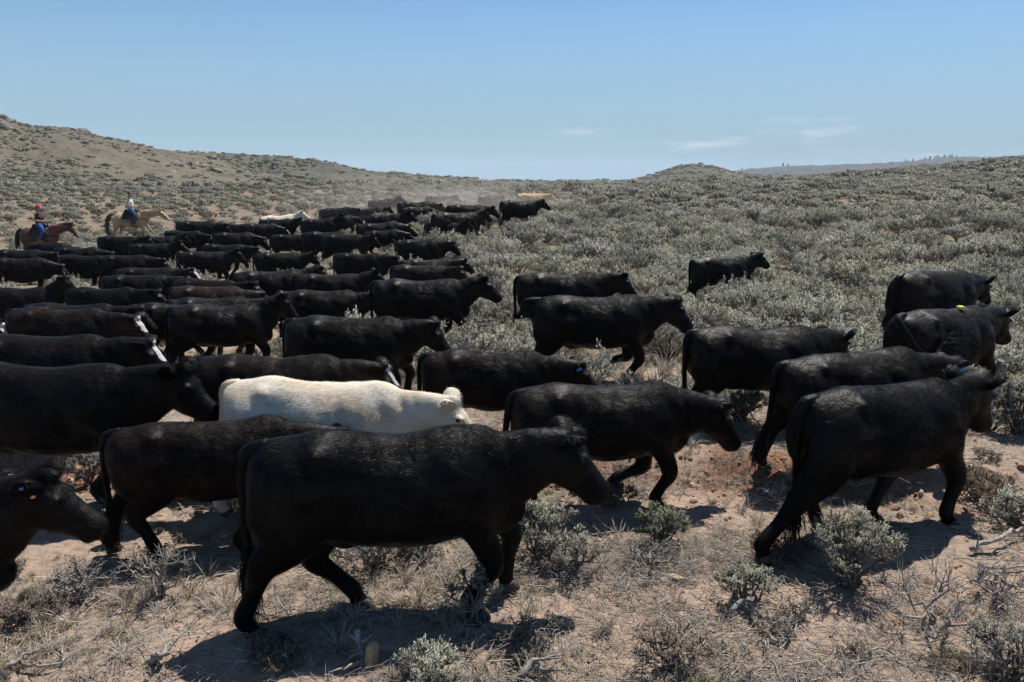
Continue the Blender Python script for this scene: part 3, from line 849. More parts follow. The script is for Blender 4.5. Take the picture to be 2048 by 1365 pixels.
LEGSETS = {
    'walk1': dict(RH=(-.14, 0), LH=(.56, 0), RF=(.02, 0), LF=(.32, .04)),
    'walk2': dict(RH=(.30, 0), LH=(-.18, .02), RF=(-.26, .0), LF=(.22, 0)),
    'walk3': dict(RH=(-.10, 0), LH=(.14, 0), RF=(.24, .0), LF=(-.20, 0)),
    'walk4': dict(RH=(.10, .05), LH=(-.18, 0), RF=(.05, 0), LF=(-.28, .12)),
    'stand': dict(RH=(-.05, 0), LH=(.06, 0), RF=(.03, 0), LF=(-.06, 0)),
    'stride': dict(RH=(-.50, .03), LH=(.34, 0), RF=(.22, 0), LF=(-.36, 0)),
    'liftf': dict(RH=(-.22, 0), LH=(.20, 0), RF=(.02, 0), LF=(-.22, .16)),
}
EYE_ME = None
def add_cow_parts(o, A, coatmat, tags=()):
    for s in (-1, 1):
        me = np_mesh("eye", *ellipsoid(A['P'] + A['ax'] * .155 + A['lt'] * s * .128 - A['up'] * .058, (.021, .016, .019)), mats=[M['eye']])
        obj("eye", me, o)
    for i, (V, F) in enumerate(tags_geo(A, tags)):
        tg = tags[i]
        me = np_mesh("ear_tag", V, F, [M[tg[1]]], False)
        t = obj("ear_tag", me, o)
        t["label"] = {"tag_blue": "round blue plastic ear tag", "tag_orange": "small orange ear tag", "tag_metal": "small silver clip in the ear", "tag_yellow": "yellow tag"}[tg[1]]
def tags_geo(A, tags):
    out = []
    for side, mat, u, rad in tags:
        b, d, f, w = A['ears'][0 if side < 0 else 1]
        EL, EW = COW['ear']
        c = b + d * EL * u + f * .010
        dn = np.array([0, 0, -1.0])
        c = c + dn * rad * .7 + f * .02
        n = 12
        ph = np.arange(n) / n * 2 * math.pi
        x_ = d; y_ = np.cross(f, d)
        sq = 1.0
        ring = c + x_[None] * (rad * .85 * np.cos(ph))[:, None] + y_[None] * (rad * np.sin(ph) * sq)[:, None]
        V = np.vstack([ring + f * .004, ring - f * .004, c + f * .007, c - f * .007])
        j = np.arange(n); j2 = (j + 1) % n
        F = [np.concatenate([np.stack([np.full(n, 2 * n), j, j2], 1), np.stack([np.full(n, 2 * n + 1), n + j2, n + j], 1)]), np.stack([j, n + j, n + j2, j2], 1)]
        out.append((V, F))
    return out
# ------------------------------------------------------------------ the herd: photo positions give the stance, size follows from the length seen
# (label, rump px, nose px, back px, yaw deg away from camera, poll height, head pitch, head yaw, extras)
HERD = [
 ("largest black cow striding across the bare dirt, blue tag in its far ear", 487, 1207, 858, 9, 1.27, 57, 0, dict(legs='walk1', tags=[(1, 'tag_blue', .45, .028), (1, 'tag_metal', .75, .010)], brown=.0, dust=.06, q=0, c=1)),
 ("brown-black cow following beside the striding cow, its head hidden behind that cow's back", 207, 735, 838, 14, 1.14, 55, 0, dict(legs='walk2', brown=.6, dust=.2, q=0, c=1)),
 ("black cow entering at the left edge, only head and neck showing, blue and orange tags", -560, 212, 975, 2, 1.42, 44, 4, dict(legs='walk3', tags=[(1, 'tag_blue', .5, .022), (-1, 'tag_blue', .75, .014), (-1, 'tag_orange', .15, .016)], dust=.3, q=0, c=1, smax=1.12)),
 ("big black cow at the left edge, head above the brown-black cow's rump", -128, 436, 727, 0, 1.33, 50, -4, dict(legs='walk3', tags=[(1, 'tag_metal', .5, .014)], dust=.35, q=0, c=1)),
 ("black cow with a white blaze, head lowered behind the cream-white cow", 385, 812, 708, 0, 1.22, 56, 0, dict(legs='walk2', blaze=.66, brown=.55, dust=.3, q=1, c=1)),
 ("cream-white cow with tan patches, head lowered among the black ones", 446, 966, 758, -7, 1.20, 52, 4, dict(legs='walk1', coat='white', q=1, c=1)),
 ("dark brown-black cow with a blue ear tag, standing head down ahead of the cream-white cow", 840, 1196, 700, 2, 1.16, 52, 4, dict(legs='stand', tags=[(-1, 'tag_blue', .55, .040)], brown=.5, q=1, c=1)),
 ("black cow with head lowered to the red dirt bank, tail hanging loose behind", 1022, 1475, 765, 6, 1.10, 62, 0, dict(legs='walk4', tail='back', brown=.35, dust=.25, q=1, c=1, tags=[(1, 'tag_metal', .5, .012)])),
 ("stout black cow walking away behind the big grey sagebrush, hind leg stretched back", 1592, 1965, 765, 23, 1.30, 60, 14, dict(legs='stride', tside=-.04, dust=.04, brown=0, q=0, c=1)),
 ("black cow wearing two blue ear tags, behind the stout black cow", 1560, 1952, 702, 10, 1.14, 55, -6, dict(legs='walk2', tail='back', tags=[(-1, 'tag_blue', .55, .046), (-1, 'tag_blue', -.75, .028)], brown=.35, q=1, c=1)),
 ("black cow with its head turned away, below the grey bush by the dirt bank", 1367, 1688, 650, 10, 1.24, 45, 38, dict(legs='walk1', brown=.2, q=1, c=1)),
 ("black cow walking with a front leg lifted and its tail curled up", 1062, 1382, 590, 3, 1.28, 58, 0, dict(legs='liftf', tail='curl', dust=.3, q=1, c=1)),
 ("long black cow just beyond the cow with the curled tail", 1032, 1273, 545, 3, 1.28, 58, 0, dict(legs='walk3', brown=.4, q=1)),
 ("small black heifer alone in the thick sagebrush, head up", 1380, 1538, 514, 12, 1.42, 38, 12, dict(legs='stand', q=1, smin=.78)),
 ("black cow at the right edge, walking off into the brush with one ear out", 1769, 1992, 540, 26, 1.20, 48, 14, dict(legs='walk2', tail='back', q=1)),
 ("black cow swishing its tail on its flank, yellow tag lying on its back", 1790, 2008, 616, 26, 1.24, 54, 14, dict(legs='walk3', tail='flank', brown=.2, dust=.05, q=1, backtag=1)),
 ("black cow walking with its muzzle clear of brush, just above the near white-blazed cow", 568, 900, 632, 2, 1.26, 60, 0, dict(legs='walk1', tags=[(1, 'tag_metal', .5, .012)], brown=.2, q=1)),
 ("black cow with head held level, in the gap before the open sagebrush", 742, 1002, 557, 4, 1.36, 48, 4, dict(legs='walk3', tags=[(1, 'tag_metal', .5, .01)], q=1)),
 ("black cow overlapping the one with head held level", 560, 778, 580, 3, 1.26, 56, 0, dict(legs='walk2', brown=.5, q=1)),
 ("black cow whose back shows over its neighbour's shoulder at mid herd", 586, 778, 547, 3, 1.18, 50, 0, dict(legs='walk3', brown=.4)),
 ("long black cow lying low in view behind the reddish-backed cow", 461, 668, 540, 2, 1.16, 50, 0, dict(legs='walk1')),
 ("reddish-brown backed black cow at the right rim of the middle herd, silver ear tag", 783, 938, 530, 4, 1.22, 55, 0, dict(legs='walk2', brown=1.0, tags=[(-1, 'tag_metal', .5, .014)])),
 ("black cow with pricked ear behind the reddish-brown backed one", 802, 948, 517, 3, 1.34, 52, 0, dict(legs='walk1', brown=.2)),
 ("black cow with tail down, standing over a pale clump of rabbitbrush", 668, 812, 506, 2, 1.22, 50, 0, dict(legs='stand', brown=.5)),
 ("black cow at the herd's brush-side rim, next above the reddish-brown backed pair", 793, 923, 478, 3, 1.25, 55, 0, dict(legs='walk3')),
 ("black cow between the pale rabbitbrush gap and the far herd", 643, 761, 469, 3, 1.25, 55, 0, dict(legs='walk2')),
 ("black cow half hidden behind the shoulder of its neighbour, far middle", 605, 735, 463, 2, 1.2, 50, 0, dict(legs='walk1')),
 ("brown-tinged black cow in the middle rows, just beyond the brush gap", 540, 641, 469, 2, 1.24, 55, 0, dict(legs='walk3', brown=.3)),
 ("black cow grazing past the bright brush in the middle of the herd", 512, 634, 505, 2, 1.14, 52, 0, dict(legs='walk2')),
 ("black cow at the far right rim, tail swung back", 850, 948, 444, 6, 1.22, 55, 0, dict(legs='walk1', tail='back')),
 ("black cow crowding the far right rim, head against its neighbour", 733, 836, 459, 4, 1.22, 52, 0, dict(legs='walk2')),
 ("black cow just above the crowding one at the far rim", 719, 838, 444, 4, 1.24, 52, 0, dict(legs='walk3')),
 ("brownish black cow in the leading file, second from the file's open side", 864, 984, 425, 6, 1.22, 55, 0, dict(legs='walk1', brown=.8)),
 ("black cow in the leading file, outermost towards the open brush", 893, 999, 410, 6, 1.20, 55, 0, dict(legs='walk2', brown=.3)),
 ("black cow at the head of the herd, below the tan cow", 1000, 1101, 401, 14, 1.22, 52, 0, dict(legs='walk1')),
 ("black cow seen from the rear beside the tan cow at the head of the herd", 957, 1012, 391, 45, 1.22, 50, 0, dict(legs='walk3')),
 ("tan cow at the head of the herd on the skyline of the brush", 1034, 1114, 387, 8, 1.28, 48, 0, dict(legs='walk2', coat='tan')),
 ("black cow in the dust at the far back corner of the herd", 739, 815, 398, 6, 1.22, 50, 0, dict(legs='walk1', brown=.3)),
 ("black cow faint in the dust behind the leading file", 797, 898, 403, 4, 1.24, 50, 0, dict(legs='walk2')),
 ("black cow topmost in the dust, highest of the black backs", 851, 923, 392, 4, 1.30, 50, 0, dict(legs='walk3')),
 ("black cow inside the dusty leading file, no head showing", 805, 890, 413, 4, 1.18, 50, 0, dict(legs='walk1')),
 ("black cow with white face mark in front of the dust", 642, 737, 415, 3, 1.26, 55, 0, dict(legs='walk2', blaze=1.0)),
 ("black cow beside the white-marked one in front of the dust", 713, 792, 415, 4, 1.24, 50, 0, dict(legs='walk3')),
 ("far cream-white cow above the black backs", 522, 623, 430, 2, 1.30, 45, 10, dict(legs='walk1', coat='white')),
 ("black cow with raised head in the crush below the dust", 735, 838, 429, 3, 1.28, 52, 0, dict(legs='walk2', brown=.3)),
 ("black cow just ahead of the far cream-white cow", 605, 702, 437, 3, 1.22, 50, 0, dict(legs='walk3')),
 ("black cow turned partly away, second ahead of the far cream-white cow", 662, 722, 432, 20, 1.30, 55, 0, dict(legs='walk1')),
 ("black cow with a white face spot, below the far cream-white cow", 484, 584, 447, 3, 1.22, 55, 0, dict(legs='walk2', blaze=1.0)),
 ("black cow showing only its back below the far cream-white cow", 520, 618, 438, 3, 1.2, 50, 0, dict(legs='walk3')),
 ("black cow nearest the pale horse's muzzle", 353, 466, 442, 2, 1.26, 55, 0, dict(legs='walk1')),
 ("black cow at the far side, a length ahead of the one by the pale horse", 436, 534, 447, 2, 1.18, 50, 0, dict(legs='walk2')),
 ("black cow with white face spot below the pale horse", 330, 436, 461, 2, 1.18, 52, 0, dict(legs='walk3', blaze=1.0)),
 ("black cow in the far rows, below the one nearest the pale horse's muzzle", 425, 540, 466, 2, 1.26, 55, 0, dict(legs='walk1')),
 ("black cow with head low in the far rows, above the grazing middle cow", 405, 528, 488, 2, 1.12, 55, 0, dict(legs='walk2')),
 ("black cow under the hooves of the pale horse", 195, 312, 473, 2, 1.20, 50, 0, dict(legs='walk3')),
 ("black cow in front of the pale horse's chest", 278, 382, 472, 2, 1.20, 55, 0, dict(legs='walk1')),
 ("brown-tinged black cow a row below the pale horse", 262, 372, 487, 2, 1.18, 50, 0, dict(legs='walk2', brown=.4)),
 ("black cow with brush gap beneath its belly, tail down", 355, 488, 503, 2, 1.20, 55, 0, dict(legs='walk3', brown=.4)),
 ("black cow under the belly of the red horse", 55, 168, 485, 2, 1.20, 50, 0, dict(legs='walk1')),
 ("black cow at the left edge below the red horse's rump", 3, 112, 499, 2, 1.22, 50, 0, dict(legs='walk2')),
 ("black cow one row below the red horse, second from the left edge", 108, 238, 494, 2, 1.22, 52, 0, dict(legs='walk3', dust=.8)),
 ("black cow with tail swung out over the pale brush", 197, 346, 510, 2, 1.24, 52, 0, dict(legs='walk1', tail='back')),
 ("black cow tucked behind the one with tail swung out", 128, 248, 510, 2, 1.16, 50, 0, dict(legs='walk2')),
 ("brown-tinged black cow at the left edge directly above the pale brush", -20, 145, 515, 2, 1.22, 55, 0, dict(legs='walk3', brown=.6)),
 ("black cow just left of and beyond the rust-backed cow", 228, 378, 549, 2, 1.16, 50, 0, dict(legs='walk1')),
 ("small dark cow with white patch on its face and a blue tag", 254, 382, 535, 2, 1.14, 58, 0, dict(legs='walk2', blaze=.95, brown=.6, tags=[(-1, 'tag_blue', .5, .03)])),
 ("black cow with ear up at the left edge behind the brown-tinged cow", -46, 162, 574, 2, 1.34, 52, 0, dict(legs='walk3', dust=.6)),
 ("black cow low in the pale flowering brush", 160, 316, 574, 2, 1.14, 52, 0, dict(legs='walk1')),
 ("black cow with a reddish rust-coloured back in mid herd", 334, 550, 572, 2, 1.18, 50, 0, dict(legs='walk2', brown=1.6)),
 ("black cow behind the rust-backed cow", 345, 535, 559, 2, 1.24, 50, 0, dict(legs='walk3', brown=.4)),
 ("black cow whose back lies just in front of the rust-backed cow", 328, 568, 594, 2, 1.20, 52, 0, dict(legs='walk1')),
 ("heavy black cow over the pale brush, its head against the next cow's rump", 330, 592, 607, 2, 1.28, 56, 0, dict(legs='walk3', dust=.3)),
 ("brown-tinged black cow with a white splash on its face, left side", 12, 302, 615, 1, 1.20, 56, 0, dict(legs='walk2', blaze=.9, brown=.9, q=1)),
 ("plain black cow just behind the white-splashed cow's head", 45, 312, 606, 1, 1.26, 56, 0, dict(legs='walk3')),
 ("black cow filling the gap behind the heavy black cow's rump", 258, 500, 605, 1, 1.12, 50, 0, dict(legs='walk1')),
 ("black cow with a white stripe down its face at the left edge", -70, 348, 668, 1, 1.26, 54, 0, dict(legs='walk1', blaze=.66, q=1, dust=.3)),
 ("cow with a white face just showing at the left edge", -270, 16, 628, 1, 1.20, 55, 0, dict(legs='walk2', blaze=1.0)),
]
COWS = []       # (x, y, yaw, s, label, object, rump px, nose px, back px)
POOL = {}
def cow_mesh(pose, voxel, key=None):
    A = build_animal(COW, pose, voxel)
    A['me'] = np_mesh("cow", A['V'], A['F'], [None], True, {"face": A['face'], "hoof": A['hoof']})
    return A
def place_cow(rump, nose, back, yaw, A, smin, smax):
    """position and scale that put rump, nose and top line where the photo has them"""
    c, sn = math.cos(yaw), math.sin(yaw)
    nx, nz = A['nose'][0], A['nose'][2]; ny = A['nose'][1]
    s = 1.0
    for it in range(40):
        # distance from the back line, solved on the terrain
        pxm = rump + (nose - rump) * .40
        dx, dy, dz = ray(pxm, back)
        lo, hi = 2.0, 90.0
        for _ in range(40):
            m = .5 * (lo + hi)
            if CAM_H + dz * m - 1.352 * s > float(zt(dx * m, dy * m, False)): lo = m
            else: hi = m
        Y = dy * lo; X = dx * lo
        for _ in range(6):      # slide sideways so that rump and nose sit evenly
            def pp(lx, ly, lz):
                return project(X + s * (lx * c - ly * sn), Y + s * (lx * sn + ly * c), float(zt(X, Y, False)) + s * lz)
            pr, pn = pp(-.95, 0, 1.1), pp(nx, ny, nz)
            X -= ((pr[0] + pn[0]) / 2 - (rump + nose) / 2) * pr[2] / FPX
        s2 = min(max(s * ((nose - rump) / (pn[0] - pr[0])) ** .7, smin), smax)
        if abs(s2 - s) < 1e-4: break
        s = s2
    return X, Y, s
rng = random.Random(4)
def q0(ex): return ex.get('q')
for i, (label, ru, no, ba, yaw, hz, hp, hy, ex) in enumerate(HERD):
    if q0(ex) is None: hz, hp, hy, yaw = hz + rng.choice((-.20, -.08, 0, .06, .14, .22)), hp + rng.uniform(-8, 6), rng.choice((-14, 0, 0, 12)), yaw + rng.uniform(-10, 18)
    pose = dict(hz=hz, hp=hp, hy=hy, legs=LEGSETS[ex['legs']], tail=ex.get('tail', 'hang'), tside=ex.get('tside', rng.uniform(-.05, .05)), seed=i, belly=rng.uniform(-.01, .085), sway=rng.uniform(-.012, .03),
                ear=(rng.uniform(-.05, .25), rng.uniform(-.1, .25)))
    q = ex.get('q')
    vox = {0: .0135, 1: .018}.get(q, .027)
    if q is None:
        key = (ex['legs'], ex.get('tail', 'hang'), round(hz / .10), round(hp / 7), hy)
        if key not in POOL: POOL[key] = cow_mesh(pose, vox)
        A = POOL[key]
    else:
        A = cow_mesh(pose, vox)
    ya = R(yaw)
    X, Y, s = place_cow(ru, no, ba, ya, A, ex.get('smin', .79), ex.get('smax', 1.12))
    o = bpy.data.objects.new("cow", A['me'])
    COL.objects.link(o)
    if len(o.material_slots) == 0: A['me'].materials.append(None)
    coatn = ex.get('coat', 'black')
    o.material_slots[0].link = 'OBJECT'; o.material_slots[0].material = M[coatn]
    o.location = (X, Y, float(zt(X, Y, False)) - .012)
    # lie with the slope along the body
    e = .7
    tl = math.atan2(float(zt(X + e * math.cos(ya), Y + e * math.sin(ya), False) - zt(X - e * math.cos(ya), Y - e * math.sin(ya), False)), 2 * e)
    o.rotation_euler = (0, -tl * .8, ya)
    o.scale = (s, s * rng.uniform(.90, 1.08), s)
    props = dict(brown=float(ex.get('brown', rng.uniform(0, .35))), dust=float(ex.get('dust', rng.uniform(.02, .2))), blaze=float(ex.get('blaze', 0.0)))
    for k, v in props.items(): o[k] = v
    tag(o, label, "cow", "cattle walking through the sagebrush")
    COWS.append((X, Y, ya, s, label, o, ru, no, ba))
    if ex.get('c'):
        near = q == 0
        VV, FF, fc, hn = coat(A, 120000 if near else 60000, .026 if near else .024, i, .0013 if near else .0016)
        me = np_mesh("coat_hair", VV, FF, [M[coatn + '_hair']], False, {"face": fc, "hoof": fc * 0})
        me.normals_split_custom_set_from_vertices(hn.astype(np.float32))
        h = obj("coat_hair", me, o); h["kind"] = "stuff"
        for k, v in props.items(): h[k] = v
    if q is not None:
        add_cow_parts(o, A, coatn, ex.get('tags', ()))
        TP = np.array(A['tail'][0])
        V, F = strands(TP[-3:], .024, 420, .24, i, .5)
        me = np_mesh("tail_switch", V, F, [M[coatn + '_hair']], False, {"face": np.zeros(len(V)), "hoof": np.zeros(len(V))})
        obj("tail_switch", me, o)
    elif ex.get('tags'):
        for gi, (V, F) in enumerate(tags_geo(A, ex['tags'])):
            t = obj("ear_tag", np_mesh("ear_tag", V, F, [M[ex['tags'][gi][1]]], False), o)
            t["label"] = "blue plastic ear tag" if ex['tags'][gi][1] == 'tag_blue' else "small silver ear tag"
    if ex.get('backtag'):
        V, F = merge([tube([(.18, -.05, 1.352), (.20, -.06, 1.372), (.24, -.075, 1.362)], [(.012, .05), (.016, .045), (.01, .03)], 8, (0, 1, 0), 3)])
        t = obj("back_tag", np_mesh("back_tag", V, F, [M['tag_yellow']]), o); t["label"] = "bright yellow tag on the back"
print("HERD", [(round(c[0], 1), round(c[1], 1), round(c[3], 2)) for c in COWS])
# ------------------------------------------------------------------ sagebrush and other plants
def seg_tubes(segs, n=4):
    """segs: (p0, p1, r0, r1) arrays -> open tapered tubes"""
    p0, p1, r0, r1 = [np.asarray(x, float) for x in segs]
    d = p1 - p0; d /= np.linalg.norm(d, axis=1)[:, None] + 1e-9
    h = np.where(np.abs(d[:, 2:3]) > .9, [[1.0, 0, 0]], [[0, 0, 1.0]])
    u = np.cross(d, h); u /= np.linalg.norm(u, axis=1)[:, None] + 1e-9
    v = np.cross(d, u)
    a = np.arange(n) / n * 2 * math.pi
    ring = u[:, None] * np.cos(a)[None, :, None] + v[:, None] * np.sin(a)[None, :, None]
    A = p0[:, None] + ring * r0[:, None, None]
    B = p1[:, None] + ring * r1[:, None, None]
    V = np.concatenate([A, B], 1).reshape(-1, 3)
    j = np.arange(n); j2 = (j + 1) % n
    f = np.stack([j, j2, n + j2, n + j], 1)
    F = (np.arange(len(p0)) * 2 * n)[:, None, None] + f[None]
    return V, [F.reshape(-1, 4)]
def path_segs(P, r0, r1):
    k = len(P); r = np.linspace(r0, r1, k)
    return P[:-1], P[1:], r[:-1], r[1:]
def cat_segs(L):
    return [np.concatenate([l[i] for l in L]) for i in range(4)]
def leaves(rg, p, d, n_per, length, width, spread, up=.25, ctr=None):
    """n_per small leaves around each point p, pointing roughly along d"""
    k = len(p)
    P = np.repeat(p, n_per, 0) + rg.normal(0, spread, (k * n_per, 3))
    D = np.repeat(d, n_per, 0) + rg.normal(0, .55, (k * n_per, 3)) + [0, 0, up]
    D /= np.linalg.norm(D, axis=1)[:, None] + 1e-9
    S = np.cross(D, rg.normal(0, 1, D.shape)); S /= np.linalg.norm(S, axis=1)[:, None] + 1e-9
    L = length * rg.uniform(.6, 1.3, len(P)); W = width * rg.uniform(.7, 1.3, len(P))
    a = P; b = P + D * (L * .6)[:, None] + S * W[:, None]; c = P + D * L[:, None]; e = P + D * (L * .6)[:, None] - S * W[:, None]
    V = np.stack([a, b, c, e], 1)
    if ctr is not None:      # leaves turn their outer face away from the middle of their clump
        o = P - np.repeat(ctr, n_per, 0); o /= np.linalg.norm(o, axis=1)[:, None] + 1e-9
        o = o + rg.normal(0, .22, o.shape) + [0, 0, .15]; o /= np.linalg.norm(o, axis=1)[:, None]
        flip = (np.cross(b - a, e - a) * o).sum(1) < 0
        V[flip] = V[flip][:, [0, 3, 2, 1]]
        leaves.normals = np.repeat(o, 4, 0)
    V = V.reshape(-1, 3)
    F = np.arange(len(V)).reshape(-1, 4)
    return V, [F]
def make_bush(seed, h=.6, w=.5, clumps=14, twigs=12, n_leaf=7, leaf=(.022, .0045), bare=0.0, trunk_r=.022, lean=(0, 0), stalks=0, sprawl=0.0, twig_len=1.0, seg=4):
    """a sagebrush: twisted woody stems, each carrying a clump of leafy twigs; returns branch mesh data and leaf mesh data"""
    rg = np.random.default_rng(seed)
    segs, LP, LD, LA, LC = [], [], [], [], []
    ga = 2.39996
    tips = []
    for c in range(clumps):
        u = (c + .5) / clumps
        rr = math.sqrt(u) * (1 - .0)
        th = c * ga + rg.normal(0, .25)
        prof = math.sqrt(max(1 - (rr * .93) ** 2, 0.02))
        C = np.array([rr * w * math.cos(th), rr * w * math.sin(th), h * (.30 + .62 * prof) * rg.uniform(.78, 1.08) * (1 - sprawl * rr)])
        C[:2] += np.array(lean) * C[2]
        b0 = np.array([rg.normal(0, .02), rg.normal(0, .02), -.04])
        t = np.linspace(0, 1, 6)[:, None]
        ctrl = np.array([C[0] * .25, C[1] * .25, C[2] * .55]) + rg.normal(0, .05, 3)
        P = (1 - t) ** 2 * b0 + 2 * t * (1 - t) * ctrl + t ** 2 * (C * [1, 1, .86])
        P[1:-1] += rg.normal(0, .022, (4, 3))
        segs.append(path_segs(P, trunk_r * rg.uniform(.7, 1.2), .007))
        cr = w * .28 * rg.uniform(.75, 1.3)
        tips.append(P[-1])
        dead = rg.random() < bare
        for k in range(twigs):
            o = rg.normal(0, 1, 3); o[2] = abs(o[2]) * 1.05 + .12; o += np.array([C[0], C[1], 0]) * .9 / max(w, .1)
            o /= np.linalg.norm(o)
            L = cr * rg.uniform(.65, 1.25) * twig_len
            s0 = P[-1 - (k % 2)]
            mid = s0 + o * L * .5 + rg.normal(0, .018, 3)
            end = s0 + o * L + np.array([0, 0, .03 * L / .15]) + rg.normal(0, .012, 3)
            segs.append(path_segs(np.array([s0, mid, end]), .0048, .0018))
            if dead or bare >= 1:
                for q in range(3):
                    e2 = mid + (o + rg.normal(0, .6, 3)) * L * .45
                    segs.append(path_segs(np.array([mid, e2]), .0028, .0012))
                continue
            m = 5
            f = np.linspace(.35, 1.0, m)[:, None]
            pts = mid * (1 - f) + end * f
            LP.append(pts); LC.append(np.repeat((P[-2] * .8 + P[-3] * .2)[None] - [0, 0, .01], m, 0)); LD.append(np.repeat(o[None], m, 0)); LA.append(np.full(m, rg.uniform(.15, .75)) + np.linspace(-.12, .22, m))
    for k in range(stalks):
        th = rg.uniform(0, 6.28); r = w * rg.uniform(.1, .85)
        b = tips[k % len(tips)]
        e = b + np.array([rg.normal(0, .03), rg.normal(0, .03), rg.uniform(.14, .30)])
        segs.append(path_segs(np.array([b, (b + e) / 2 + rg.normal(0, .008, 3), e]), .003, .0015))
        f = np.linspace(.3, 1, 5)[:, None]
        LP.append(b * (1 - f) + e * f); LC.append(b * (1 - f) + e * f - [0, 0, .02] + rg.normal(0, .01, (5, 3))); LD.append(np.repeat([[0, 0, 1.0]], 5, 0)); LA.append(np.full(5, .95))
    BV, BF = seg_tubes(cat_segs(segs), seg)
    if LP:
        P, D, A = np.concatenate(LP), np.concatenate(LD), np.concatenate(LA)
        LV, LF = leaves(rg, P, D, n_leaf, leaf[0], leaf[1], leaf[0] * .42, .25, np.concatenate(LC))
        la = np.repeat(np.clip(np.repeat(A, n_leaf) + rg.normal(0, .13, len(A) * n_leaf), 0, 1), 4)
    else: LV, LF, la = None, None, None
    return (BV, BF), (LV, LF, la)
def set_normals(me, n):
    me.polygons.foreach_set("use_smooth", np.ones(len(me.polygons), bool))
    me.normals_split_custom_set_from_vertices(np.asarray(n, np.float32))
def bush_meshes(name, seed, leafmat='sage', bark='bark', **kw):
    (BV, BF), (LV, LF, la) = make_bush(seed, **kw)
    b = np_mesh(name + "_branches", BV, BF, [M[bark]])
    l = np_mesh(name + "_foliage", LV, LF, [M[leafmat]], False, {"leaf": la}) if LV is not None else None
    if l is not None: set_normals(l, leaves.normals)
    return b, l
def joined_bush(name, seed, leafmat='sage', bark='bark', **kw):
    """branches and leaves in one mesh, for the uncountable brush"""
    (BV, BF), (LV, LF, la) = make_bush(seed, **kw)
    V, F = merge([(BV, BF), (LV, LF)])
    nb = sum(len(f) for f in BF)
    att = np.concatenate([np.zeros(len(BV)), la])
    mi = np.concatenate([np.zeros(nb), np.ones(sum(len(f) for f in LF))])
    me = np_mesh(name, V, F, [M[bark], M[leafmat]], False, {"leaf": att}, mi)
    set_normals(me, np.concatenate([np.zeros((len(BV), 3)), leaves.normals]))
    return me

def proto(name, me):
    return bpy.data.objects.new(name, me)      # stays outside the scene; only scattered
def scatter(name, pts, rot, scl, idx, protos, kind="stuff"):
    """one object whose geometry nodes set the prototypes on its points"""
    me = bpy.data.meshes.new(name)
    me.vertices.add(len(pts)); me.vertices.foreach_set("co", np.asarray(pts, np.float32).ravel())
    for nm, val, ty in (("rot", rot, 'FLOAT_VECTOR'), ("scl", scl, 'FLOAT_VECTOR'), ("idx", idx, 'INT')):
        a = me.attributes.new(nm, ty, 'POINT')
        if ty == 'INT': a.data.foreach_set("value", np.asarray(val, np.int32))
        else: a.data.foreach_set("vector", np.asarray(val, np.float32).ravel())
    o = bpy.data.objects.new(name, me); COL.objects.link(o); o["kind"] = kind
    ng = bpy.data.node_groups.new(name + "_nodes", 'GeometryNodeTree')
    ng.interface.new_socket("Geometry", in_out='INPUT', socket_type='NodeSocketGeometry')
    ng.interface.new_socket("Geometry", in_out='OUTPUT', socket_type='NodeSocketGeometry')
    n, l = ng.nodes, ng.links
    gi, go = n.new("NodeGroupInput"), n.new("NodeGroupOutput")
    jn = n.new("GeometryNodeJoinGeometry")
    def named(nm, ty):
        a = n.new("GeometryNodeInputNamedAttribute"); a.data_type = ty; a.inputs["Name"].default_value = nm
        return a.outputs["Attribute"]
    r, s, ix = named("rot", 'FLOAT_VECTOR'), named("scl", 'FLOAT_VECTOR'), named("idx", 'INT')
    e2r = n.new("FunctionNodeEulerToRotation"); l.new(r, e2r.inputs[0])
    for k, p in enumerate(protos):
        oi = n.new("GeometryNodeObjectInfo"); oi.inputs["Object"].default_value = p; oi.transform_space = 'ORIGINAL'
        cmp_ = n.new("FunctionNodeCompare"); cmp_.data_type = 'INT'; cmp_.operation = 'EQUAL'
        l.new(ix, cmp_.inputs[2]); cmp_.inputs[3].default_value = k
        ip = n.new("GeometryNodeInstanceOnPoints")
        l.new(gi.outputs[0], ip.inputs["Points"]); l.new(cmp_.outputs[0], ip.inputs["Selection"])
        l.new(oi.outputs["Geometry"], ip.inputs["Instance"]); l.new(e2r.outputs[0], ip.inputs["Rotation"]); l.new(s, ip.inputs["Scale"])
        l.new(ip.outputs[0], jn.inputs[0])
    l.new(jn.outputs[0], go.inputs[0])
    md = o.modifiers.new("scatter", 'NODES'); md.node_group = ng
    return o
def near_cow(x, y, pad=0.0):
    """distance-like test: inside a cow's standing ground"""
    hit = np.zeros(np.shape(x), bool)
    for X, Y, ya, s, *_ in COWS:
        c, sn = math.cos(ya), math.sin(ya)
        lx = (x - X) * c + (y - Y) * sn; ly = -(x - X) * sn + (y - Y) * c
        hit |= (np.abs(lx / s) < .95 + pad) & (np.abs(ly / s) < .30 + pad)
    return hit

GR = np.random.default_rng(11)
